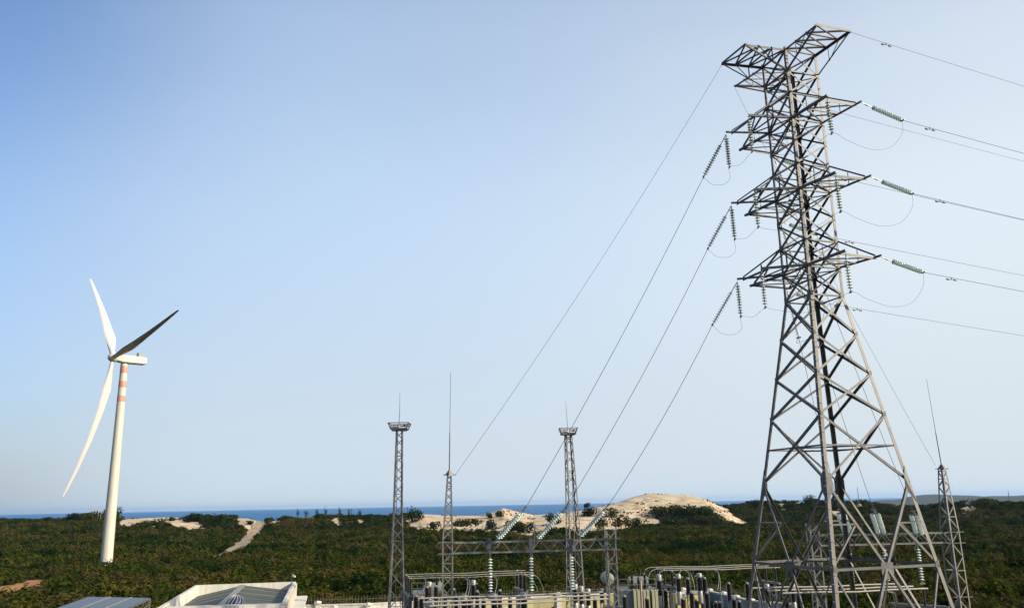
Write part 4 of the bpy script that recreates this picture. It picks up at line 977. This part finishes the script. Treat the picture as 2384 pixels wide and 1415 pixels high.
m.build("truss", M['gsteel'], sh)
for i, p in enumerate(c4): m = MB().bar(V0(p * 1.0, 0) + Vector((-.06 if i in (1, 2) else .06, 0, 0)), V0(p, ZC - .08) + Vector((-.06 if i in (1, 2) else .06, 0, 0)), .1); m.build("post", M['gsteel'], sh)

# ------------------------------------------------------------------ yard equipment
def sheds(m, p, h, r, core=.7, pitch=.055):
    n = max(4, int(h / pitch)); prof = []
    for i in range(n): z = h * i / n; prof += [(r * core, z), (r, z + h / n * .45), (r * core, z + h / n * .7)]
    m.lathe([(r * core, 0)] + prof + [(r * core, h)], p, n=12)
BUSG = "tubular busbars of the yard"
def busbar(x0, y0, x1, y1, Y0, Y1, label, r=.028):
    a, b = P(x0, y0, Y0), P(x1, y1, Y1); mm = a.lerp(b, .5) - Vector((0, 0, .05))
    cable([a, a.lerp(b, .25), mm, a.lerp(b, .75), b], r if Y0 > 55 else .043, "busbar", label, "busbar", BUSG, 'bus', 10); return a, b
for i, (ya, yb, x0, x1) in enumerate([(1337, 1327, 944, 1223), (1341.5, 1331.5, 948, 1234), (1346, 1336, 952, 1241)]):
    busbar(x0, ya, x1, yb, 62 - 1.6 * i, 63.6 - 1.6 * i, f"{['upper', 'centre', 'lower'][i]} bar of the three pale rear busbars left of the right floodlight mast")
for i, (ya, yb, x0, x1) in enumerate([(1392, 1377, 975, 1404), (1401, 1384, 985, 1416), (1409.5, 1393, 1000, 1416)]):
    busbar(x0, ya, x1, yb, 45 - 1.5 * i, 47.2 - 1.5 * i, f"{['upper', 'centre', 'lower'][i]} bar of the three front busbars below the left gantry")
for i, (ya, yb, x0, x1) in enumerate([(1320, 1313, 1513, 1768), (1323.5, 1316.5, 1530, 1790), (1327, 1320, 1548, 1816)]):
    busbar(x0, ya, x1, yb, 63.7 - 1.5 * i, 65.2 - 1.5 * i, f"{['upper', 'centre', 'lower'][i]} bar of the three pale rear busbars left of the pylon")
for i, (ya, yb, x0, x1) in enumerate([(1368, 1358, 1752, 2088), (1374, 1364, 1787, 2126), (1380, 1369, 1822, 2160)]):
    busbar(x0, ya, x1, yb, 47.4 - 1.3 * i, 48.6 - 1.3 * i, f"{['upper', 'centre', 'lower'][i]} bar of the three front busbars passing behind the pylon's legs")
def post_insulator(px, yt, yb, Y, label, wpx=10, stand=True):
    a, b = P(px, yt, Y), P(px, yb, Y); k = Y / FPX
    t = thing("post_insulator", V0(b), label, "post insulator", "brown post insulators"); m = MB(); sheds(m, V0(b, b.z), a.z - b.z, wpx * k / 2); m.build("shed_stack", M['porcelain'], t, smooth=False)
    MB().lathe([(wpx * k * .3, 0), (wpx * k * .3, .09), (.04, .1)], V0(b, a.z), n=12).build("top_fitting", M['silver'], t)
    if stand: 
        m = MB()
        for sx in (-.09, .09): m.bar(V0(b) + Vector((sx, 0, 0)), V0(b, b.z) + Vector((sx, 0, 0)), .06)
        zz = .4
        while zz < b.z - .4: m.bar(V0(b, zz) + Vector((-.09, 0, 0)), V0(b, zz + .4) + Vector((.09, 0, 0)), .03); zz += .4
        m.bar(V0(b, b.z - .04) - Vector((.16, 0, 0)), V0(b, b.z - .04) + Vector((.16, 0, 0)), .2, .06); m.build("stand", M['bluesteel'], t)
    return t
def ct(px, yh, yt, yb, Y, label, hw=12, cw=13, tank=True):
    # current transformer: pale head, brown ribbed column, tank on a steel stand
    h0, h1, b = P(px, yh, Y), P(px, yt, Y), P(px, yb, Y); k = Y / FPX
    t = thing("current_transformer", V0(b), label, "transformer", "current transformers"); r = hw * k / 2
    MB().lathe([(r * .7, 0), (r, .04), (r, (h0.z - h1.z) * .82), (r * .9, (h0.z - h1.z) * .93), (r * .4, h0.z - h1.z)], V0(b, h1.z), n=20).build("head", M['silver'], t, smooth=True)
    m = MB(); m.bar(V0(b, h1.z + .12) + Vector((r * .9, -.05, 0)), V0(b, h1.z + .12) + Vector((r * 1.7, -.06, 0)), .07); m.bar(V0(b, h1.z + .12) - Vector((r * .9, .05, 0)), V0(b, h1.z + .12) - Vector((r * 1.7, .06, 0)), .07); m.build("terminal", M['bus'], t)
    m = MB(); sheds(m, V0(b, b.z), h1.z - b.z, cw * k / 2); m.build("shed_stack", M['porcelain'], t)
    m = MB(); th = .75; m.lathe([(r * .9, 0), (r * .95, .05), (r * .95, th - .1), (r * .7, th)], V0(b, b.z - th), n=16); m.build("tank", M['silver'] if tank else M['tank'], t, smooth=True)
    m = MB()
    for sx in (-1, 1):
        for sy in (-1, 1): m.bar(V0(b) + Vector((sx * .22, sy * .2, 0)), V0(b, b.z - th) + Vector((sx * .22, sy * .2, 0)), .07)
    m.bar(V0(b, b.z - th - .03) - Vector((.3, 0, 0)), V0(b, b.z - th - .03) + Vector((.3, 0, 0)), .5, .06); m.build("stand", M['bluesteel'], t); return t
def frame_stand(x0, y0, x1, y1, Y0, Y1, label, legw=.2):
    a, b = P(x0, y0, Y0), P(x1, y1, Y1); t = thing("disconnector_frame", V0(a), label, "steel frame", "disconnector frames")
    m = MB(); m.bar(a - Vector((.1, 0, .05)), b + Vector((.1, 0, -.05)), .12, .14); m.bar(a + Vector((-.1, .4, -.05)), b + Vector((.1, .4, -.05)), .12, .14); m.build("cross_beam", M['gsteel'], t)
    for f in (.1, .9):
        p = a.lerp(b, f); MB().bar(V0(p) + Vector((0, .2, 0)), V0(p, p.z - .13) + Vector((0, .2, 0)), legw, legw).build("post", M['bluesteel'], t)
    p0, p1 = a.lerp(b, .14), a.lerp(b, .86); m = MB(); m.bar(V0(p0, p0.z - 1.0) + Vector((0, .2, 0)), V0(p1, p1.z - .25) + Vector((0, .2, 0)), .07); m.bar(V0(p1, p1.z - 1.0) + Vector((0, .2, 0)), V0(p0, p0.z - .25) + Vector((0, .2, 0)), .07); m.build("brace", M['bluesteel'], t)
    m = MB(); 
    for f in (.3, .5, .7): p = a.lerp(b, f); sheds(m, V0(p, p.z - 1.5) + Vector((0, .2, 0)), 1.1, .07)
    m.build("drive_rod", M['porcelain'], t)
    return t
# rear disconnectors carrying the rear busbars
frame_stand(1202, 1366, 1224, 1376, 61.5, 58.5, "grey disconnector frame under the right ends of the left rear busbars")
for px, yt, yb, Y, w in ((1204, 1329, 1368, 62.0, "rear"), (1213, 1334, 1371, 60.3, "middle"), (1222, 1338, 1374, 58.9, "front")): post_insulator(px, yt, yb, Y, f"{w} brown post insulator on the frame beneath the right ends of the left rear busbars", 8, False)
frame_stand(943, 1378, 956, 1385, 61.5, 58.5, "grey disconnector frame under the left ends of the left rear busbars, beside the floodlight mast")
for px, yt, yb, Y, w in ((945, 1339, 1379, 62.0, "left"), (950, 1343, 1381, 60.3, "middle"), (956, 1347, 1383, 58.9, "right")): post_insulator(px, yt, yb, Y, f"{w} brown post insulator in the close trio beside the left floodlight mast", 6, False)
frame_stand(1530, 1357, 1572, 1365, 64.5, 60.5, "dark blue grey disconnector frame with a sloping beam under the right rear busbars", .34)
for px, yt, yb, Y, w in ((1530, 1322, 1355, 63.5, "left"), (1547, 1326, 1360, 62.0, "middle"), (1566, 1330, 1363, 60.6, "right")): post_insulator(px, yt, yb, Y, f"{w} brown post insulator on the dark sloping frame under the right rear busbars", 7, False)
frame_stand(1761, 1348, 1812, 1356, 65.0, 61.5, "grey frame under the right ends of the right rear busbars, by the pylon's left leg", .14)
for px, yt, yb, Y, w in ((1763, 1315, 1347, 65.0, "left"), (1784, 1318, 1351, 63.3, "middle"), (1807, 1322, 1355, 62.0, "right")): post_insulator(px, yt, yb, Y, f"{w} brown post insulator on the frame seen through the pylon's left leg", 6, False)
frame_stand(2080, 1404, 2205, 1412, 49.0, 46.8, "grey frame low at the right end of the front busbars behind the pylon", .12)
for px, yt, yb, Y, w in ((2086, 1361, 1404, 48.6, "left"), (2122, 1366, 1407, 47.4, "middle"), (2154, 1371, 1409, 46.1, "right")): post_insulator(px, yt, yb, Y, f"{w} brown post insulator carrying the right ends of the front busbars", 7, False)
# current transformers
for a in [(999, 1353, 1366, 1393, 56, "pale headed current transformer beside the left transformer's oil tank"), (1102, 1349, 1362, 1393, 56, "tallest pale headed current transformer right of the left gantry column"),
          (1340, 1358, 1372, 1402, 56, "left one of three current transformers in front of the right floodlight mast"), (1354, 1363, 1378, 1405, 55, "middle one of three current transformers in front of the right floodlight mast"), (1370, 1369, 1383, 1408, 54, "right one of three current transformers in front of the right floodlight mast"),
          (1536, 1336, 1352, 1385, 58, "current transformer half hidden behind the dark sloping frame"), (1581, 1335, 1347, 1376, 57, "current transformer right of the dark sloping frame"), (1630, 1333, 1344, 1374, 57, "rightmost tall current transformer left of the pylon"),
          (1788, 1358, 1371, 1400, 56, "current transformer seen just right of the pylon's left leg"), (1848, 1356, 1371, 1400, 56, "current transformer seen between the pylon's left and front legs")]: ct(*a)
# drum headed breakers in front
for a in [(1081, 1383, 1400, 1440, 49, "left silver drum headed unit beside the left gantry column"), (1151, 1380, 1397, 1440, 49, "silver drum headed unit below the left hanging insulator string"), (1221, 1378, 1393, 1440, 50, "silver drum headed unit in front of the left grey disconnector frame"), (1002, 1395, 1414, 1445, 48, "silver drum headed unit low in front of the left transformer")]: ct(*a, hw=17, cw=17)
# tall brown posts
for a in [(994, 1367, 1396, 55, "brown post insulator left of the left transformer's oil tank"), (1015, 1365, 1394, 57, "brown post insulator in front of the left transformer's oil tank"), (1022, 1356, 1392, 60, "slim brown bushing at the right side of the left oil tank"),
          (1056, 1372, 1400, 52, "brown post insulator hidden just right of the left gantry column"), (1062, 1388, 1425, 50, "short brown post insulator right of the left gantry column"), (1111, 1377, 1412, 54, "brown post insulator right of the tallest current transformer"), (1164, 1375, 1412, 53, "brown post insulator right of the second silver drum"),
          (1402, 1373, 1400, 54, "brown post insulator just left of the gantry's right column"), (1386, 1394, 1430, 51, "short brown post insulator before the cream wall left of the gantry's right column"), (1603, 1347, 1381, 58, "brown post insulator between the two tallest current transformers"), (1642, 1346, 1381, 57, "brown post insulator right of the rightmost tall current transformer"),
          (1699, 1358, 1396, 56, "lone dark post insulator in front of the shaded wall"), (1742, 1358, 1394, 57, "dark post insulator beside the pylon's left leg"), (1669, 1402, 1440, 52, "short dark post insulator low before the shaded wall, left of the lone one"), (1678, 1402, 1440, 51, "short dark post insulator low before the shaded wall, next to its twin"), (1724, 1400, 1440, 52, "short dark post insulator low beside the pylon's left leg"),
          (1712, 1395, 1440, 54, "dark post insulator low between the white pillars by the pylon"), (1612, 1380, 1420, 55, "dark post insulator below the right rear busbars near the yellow cabinets"), (1648, 1380, 1420, 55, "dark post insulator standing at the start of the shaded wall"), (968, 1388, 1425, 53, "dark post insulator low before the left transformer's tank, left one"), (981, 1391, 1425, 53, "dark post insulator low before the left transformer's tank, right one"), (1036, 1386, 1425, 52, "dark post insulator just left of the left gantry column's foot"),
          (1093, 1392, 1430, 51, "dark post insulator right under the tallest current transformer"), (1126, 1396, 1430, 51, "dark post insulator beside the cream cabinet under the front busbars"), (1188, 1392, 1425, 53, "dark post insulator between the second and third silver drums"),
          (1455, 1388, 1420, 53, "dark post insulator before the large transformer's grey tank"), (1508, 1393, 1430, 52, "dark post insulator before the large transformer's fins"), (1551, 1374, 1412, 58, "dark post insulator standing inside the dark sloping frame"), (1592, 1394, 1430, 53, "dark post insulator low below the tall current transformer beside the dark sloping frame"), (1624, 1397, 1430, 53, "dark post insulator low below the rightmost tall current transformer"),
          (1833, 1378, 1415, 53, "dark post insulator between the pylon's left and front legs, left one"), (1862, 1380, 1415, 53, "dark post insulator between the pylon's left and front legs, right one")]:
    post_insulator(*a, wpx=12)

def transformer(x0, x1, yt, Y, label, cons, rads, bush, rail, drum=None):
    a, b = P(x0, yt, Y), P(x1, yt, Y); zt = a.z; w = b.x - a.x; cx_ = (a.x + b.x) / 2
    t = thing("power_transformer", (cx_, Y + 1.0, 0), label, "power transformer", "power transformers")
    MB().box((cx_, Y + 1.2, .4), w, 2.4, zt - .4, YAW).build("tank", M['tank'], t)
    m = MB().box((cx_, Y + 1.2, zt + .003), w + .12, 2.5, .08, YAW); m.build("tank_lid", M['gsteel'], t)
    for (rx0, rx1, ry) in rads:
        p0, p1 = P(rx0, ry, Y - .4), P(rx1, ry, Y - .4); m = MB(); nn_ = max(2, int((p1.x - p0.x) / .26))
        for i in range(nn_): m.box((p0.x + (p1.x - p0.x) * (i + .5) / nn_, Y - .1, .6), .17, .9, p0.z - .6)
        m.tube([(p0.x, Y - .1, p0.z - .15), (p1.x, Y - .1, p0.z - .15)], .06); m.build("radiator", M['fin'], t)
    if cons:
        c0, c1 = P(cons[0], cons[1], Y + 1.4), P(cons[2], cons[3], Y + 1.4); r = (c0.z - c1.z) / 2; cc = (c0.z + c1.z) / 2
        m = MB(); m.lathe([(r * .8, 0), (r, .05), (r, c1.x - c0.x - .05), (r * .8, c1.x - c0.x)], (c0.x, Y + 1.4, cc), (1, 0, 0), 20); m.build("oil_conservator", M['silver'] if False else M['tank'], t, smooth=True)
        m = MB(); 
        for f in (.2, .8): m.bar((c0.x + (c1.x - c0.x) * f, Y + 1.4, zt + .08), (c0.x + (c1.x - c0.x) * f, Y + 1.4, cc - r * .8), .12)
        m.build("conservator_support", M['gsteel'], t)
    for bx_, b0, b1 in bush:
        p0, p1 = P(bx_, b0, Y + .6), P(bx_, b1, Y + .6); m = MB(); sheds(m, p1, p0.z - p1.z, .11); m.tube([p0, p0 + Vector((0, 0, .3))], .025); m.tube([Vector((p1.x, p1.y, zt)), p1], .13); m.build("bushing", M['porcelain'], t)
    m = MB(); zz = zt + .75
    for f in np.linspace(0, 1, 5): m.bar((a.x + w * f, Y + .02, zt + .08), (a.x + w * f, Y + .02, zz), .035)
    m.bar((a.x, Y + .02, zz), (b.x, Y + .02, zz), .035); m.bar((a.x, Y + .02, zz - .35), (b.x, Y + .02, zz - .35), .03); m.build("railing", M['gsteel'], t)
    if drum:
        p = P(drum[0], drum[1], Y); r = drum[2] * Y / FPX; m = MB(); m.lathe([(r * .8, -.06), (r, 0), (r, 1.3), (r * .8, 1.36)], p, (0, 1, 0), 24); m.build("oil_drum", M['tank'], t, smooth=True)
        MB().bar((p.x, p.y + .5, 0), (p.x, p.y + .5, p.z - r), .2).build("drum_support", M['gsteel'], t)
    return t
transformer(958, 1012, 1384, 58, "left grey green power transformer beside the left gantry column", (1003, 1355, 1032, 1385), [(975, 992, 1398), (1014, 1036, 1392)], [(997, 1352, 1383), (1017, 1352, 1380)], True)
transformer(1441, 1528, 1376, 57, "large cream finned power transformer right of the left gantry", (1462, 1341, 1509, 1368), [(1473, 1490, 1373), (1496, 1512, 1374), (1516, 1531, 1374)], [(1472, 1339, 1367), (1502, 1337, 1366), (1487, 1343, 1367)], True, (1416, 1347, 13))
pp = P(1490, 1322, 56.5)
tg = thing("steel_pole", V0(pp), "thin tan pole standing in front of the large cream transformer", "pole"); MB().tube([V0(pp), V0(pp, pp.z - .8)], .07, 8).build("shaft", M['tan'], tg); MB().tube([V0(pp, pp.z - .8), pp], .015, 6).build("tip", M['wire'], tg)
def cabinet(x0, x1, yt, Y, label, m_='cabinet'):
    a, b = P(x0, yt, Y), P(x1, yt, Y); w = b.x - a.x; c = V0((a + b) / 2)
    t = thing("control_cabinet", c, label, "cabinet", "outdoor control cabinets"); MB().box(c + Vector((0, 0, .3)), w, .6, a.z - .36, YAW).build("body", M[m_], t); MB().box(c + Vector((0, 0, a.z - .06)), w + .1, .7, .06, YAW).build("roof", M['silver'], t)
    MB().box(c + Vector((0, 0, 0)), w * .9, .55, .3, YAW).build("plinth", M['tank'], t)
    d = MB(); y_ = Vector((math.sin(YAW), -math.cos(YAW), 0)) * .31
    d.box(c + y_ + Vector((0, 0, .4)), w * .8, .03, a.z - .6, YAW); d.build("door", M[m_], t)
cabinet(1569, 1580, 1381, 60, "yellow cabinet just right of the dark sloping frame"); cabinet(1612, 1627, 1379, 62, "yellow cabinet between the two tall current transformers"); cabinet(1592, 1602, 1386, 60, "narrow yellow cabinet between the other two yellow cabinets"); cabinet(1120, 1132, 1402, 55, "cream cabinet below the left front busbars", 'fin'); cabinet(1069, 1079, 1392, 56, "cream cabinet just right of the left gantry column", 'fin')
# droppers
dr = [((1222, 1337, 59), (1255, 1384, 60), "arching wire from the left rear busbars down to the wall side, left one"), ((1240, 1336, 60.4), (1268, 1384, 61), "arching wire from the left rear busbars down to the wall side, right one"),
      ((986, 1346, 58.5), (985, 1375, 57), "dropper wire at the left end of the left rear busbars"), ((1021, 1343, 59), (1013, 1392, 57), "dropper wire right of the left transformer's oil tank"), ((1083, 1346, 58.5), (1084, 1383, 52), "dropper wire above the left silver drum"), ((1087, 1346, 58.5), (1090, 1384, 53), "second dropper wire close above the left silver drum"), ((1151, 1343, 59), (1152, 1380, 52), "dropper wire above the second silver drum"),
      ((1580, 1327, 60.7), (1580, 1336, 58), "short dropper from the right rear busbars to a current transformer"), ((1595, 1327, 60.7), (1606, 1372, 58), "left slanting dropper wire of the right rear busbars"), ((1598, 1327, 60.7), (1618, 1378, 60), "right slanting dropper wire of the right rear busbars"), ((1665, 1326, 61), (1677, 1374, 58), "long slanting dropper wire above the white wall pillars"), ((1667, 1326, 61), (1671, 1372, 58), "steep dropper wire above the white wall pillars"), ((1566, 1330, 61), (1575, 1380, 60), "dropper wire falling beside the dark sloping frame"),
      ((2067, 1376, 46), (2083, 1415, 47), "dropper wire of the front busbars behind the pylon's right part, left one"), ((2074, 1376, 46), (2084, 1415, 47), "dropper wire of the front busbars behind the pylon's right part, right one")]
for a, b, lab in dr: a, b = P(*a), P(*b); cable(spline([a, a.lerp(b, .3) + Vector((.15, 0, .15)), a.lerp(b, .7) + Vector((.12, 0, .1)), b], 5), .014, "dropper_wire", lab, "wire", "dropper wires in the yard", 'bus')
for a, b, c, lab in [((1513, 1320, 63.7), (1503, 1325, 61), (1499, 1337, 57.7), "curved lead from the right rear busbars to the large transformer, outer one"), ((1530, 1323, 62.2), (1515, 1330, 60), (1509, 1348, 57.7), "curved lead from the right rear busbars to the large transformer, middle one"), ((1548, 1327, 60.7), (1536, 1332, 59), (1528, 1368, 58), "curved lead from the right rear busbars beside the dark frame")]:
    cable(spline([P(*a), P(*b), P(*c)], 6), .014, "dropper_wire", lab, "wire", "dropper wires in the yard", 'bus')
for ge, ge2, nn, nn2 in jumper_ends:
    for g_, n_, gg in ((ge, nn, "left"), (ge2, nn2, "right")):
        b = Vector((g_.x + .25, g_.y + .9, 7.6)); cable(spline([g_, g_ + Vector((.35, .3, -.35)), g_.lerp(b, .55) + Vector((.28, .2, 0)), b], 6), .012, "dropper_wire", f"pale dropper wire hanging from the {n_} double insulator of the {gg} gantry", "wire", "dropper wires in the yard", 'bus')

# ------------------------------------------------------------------ far small things
def far_mast(px, yt, yb, label, w=.5):
    g0 = ground_at(px, yb, 300); D = g0.y; t = P(px, yt, D); th = thing("radio_mast", g0, label, "mast", "distant masts"); z = Vector((0, 0, 1)); m = MB()
    for k in range(3): a = 2.1 * k; m.tube([g0 + Vector((w * math.cos(a), w * math.sin(a), -1)), Vector((g0.x + w * .3 * math.cos(a), g0.y + w * .3 * math.sin(a), t.z))], .07, 5)
    n_ = 10
    for i in range(n_):
        for k in range(3):
            a, b = 2.1 * k, 2.1 * (k + 1); u0, u1 = i / n_, (i + 1) / n_; f0, f1 = 1 - .7 * u0, 1 - .7 * u1
            m.bar(g0 + Vector((w * f0 * math.cos(a), w * f0 * math.sin(a), (t.z - g0.z) * u0)), g0 + Vector((w * f1 * math.cos(b), w * f1 * math.sin(b), (t.z - g0.z) * u1)), .05)
    m.build("lattice", M['gsteel'], th); MB().tube([Vector((g0.x, g0.y, t.z - .2)), Vector((g0.x, g0.y, t.z + 1.5))], .04, 5).build("aerial", M['wire'], th)
far_mast(2001, 1134, 1180, "thin distant mast on the ridge seen through the pylon's base", .35)
far_mast(2353, 1144, 1182, "thin distant mast on the ridge near the right edge", .35)
far_mast(278, 1188, 1212, "small pale mast on the skyline right of the turbine tower", .5)
g0 = ground_at(224, 1212, 300); zz = P(224, 1186, g0.y).z
t = thing("white_frame", g0, "small white open frame above the skyline trees left of the turbine tower", "frame")
m = MB()
for dx in (-2.2, -.7, .7, 2.0): m.bar(g0 + Vector((dx, 0, 0)), Vector((g0.x + dx, g0.y, zz)), .12)
m.build("post", M['wallwhite'], t); MB().bar(Vector((g0.x - 2.6, g0.y, zz)), Vector((g0.x + 2.4, g0.y, zz)), .3).build("top_rail", M['wallwhite'], t)

# ------------------------------------------------------------------ sea air
HAZE = 3.2e-5
if HAZE:
    m = MB(); m.box((0, 0, -32), 61000, 61000, 130); hz_m = bpy.data.materials.new("sea_haze"); hz_m.use_nodes = True; nt = hz_m.node_tree
    for n in list(nt.nodes):
        if n.type != 'OUTPUT_MATERIAL': nt.nodes.remove(n)
    pv = nt.nodes.new("ShaderNodeVolumePrincipled"); pv.inputs["Color"].default_value = (.42, .66, .98, 1); pv.inputs["Density"].default_value = HAZE; pv.inputs["Anisotropy"].default_value = .2
    nt.links.new(pv.outputs[0], nt.nodes["Material Output"].inputs["Volume"])
    tag(m.build("haze", hz_m), "thin sea haze", "haze", kind='stuff')
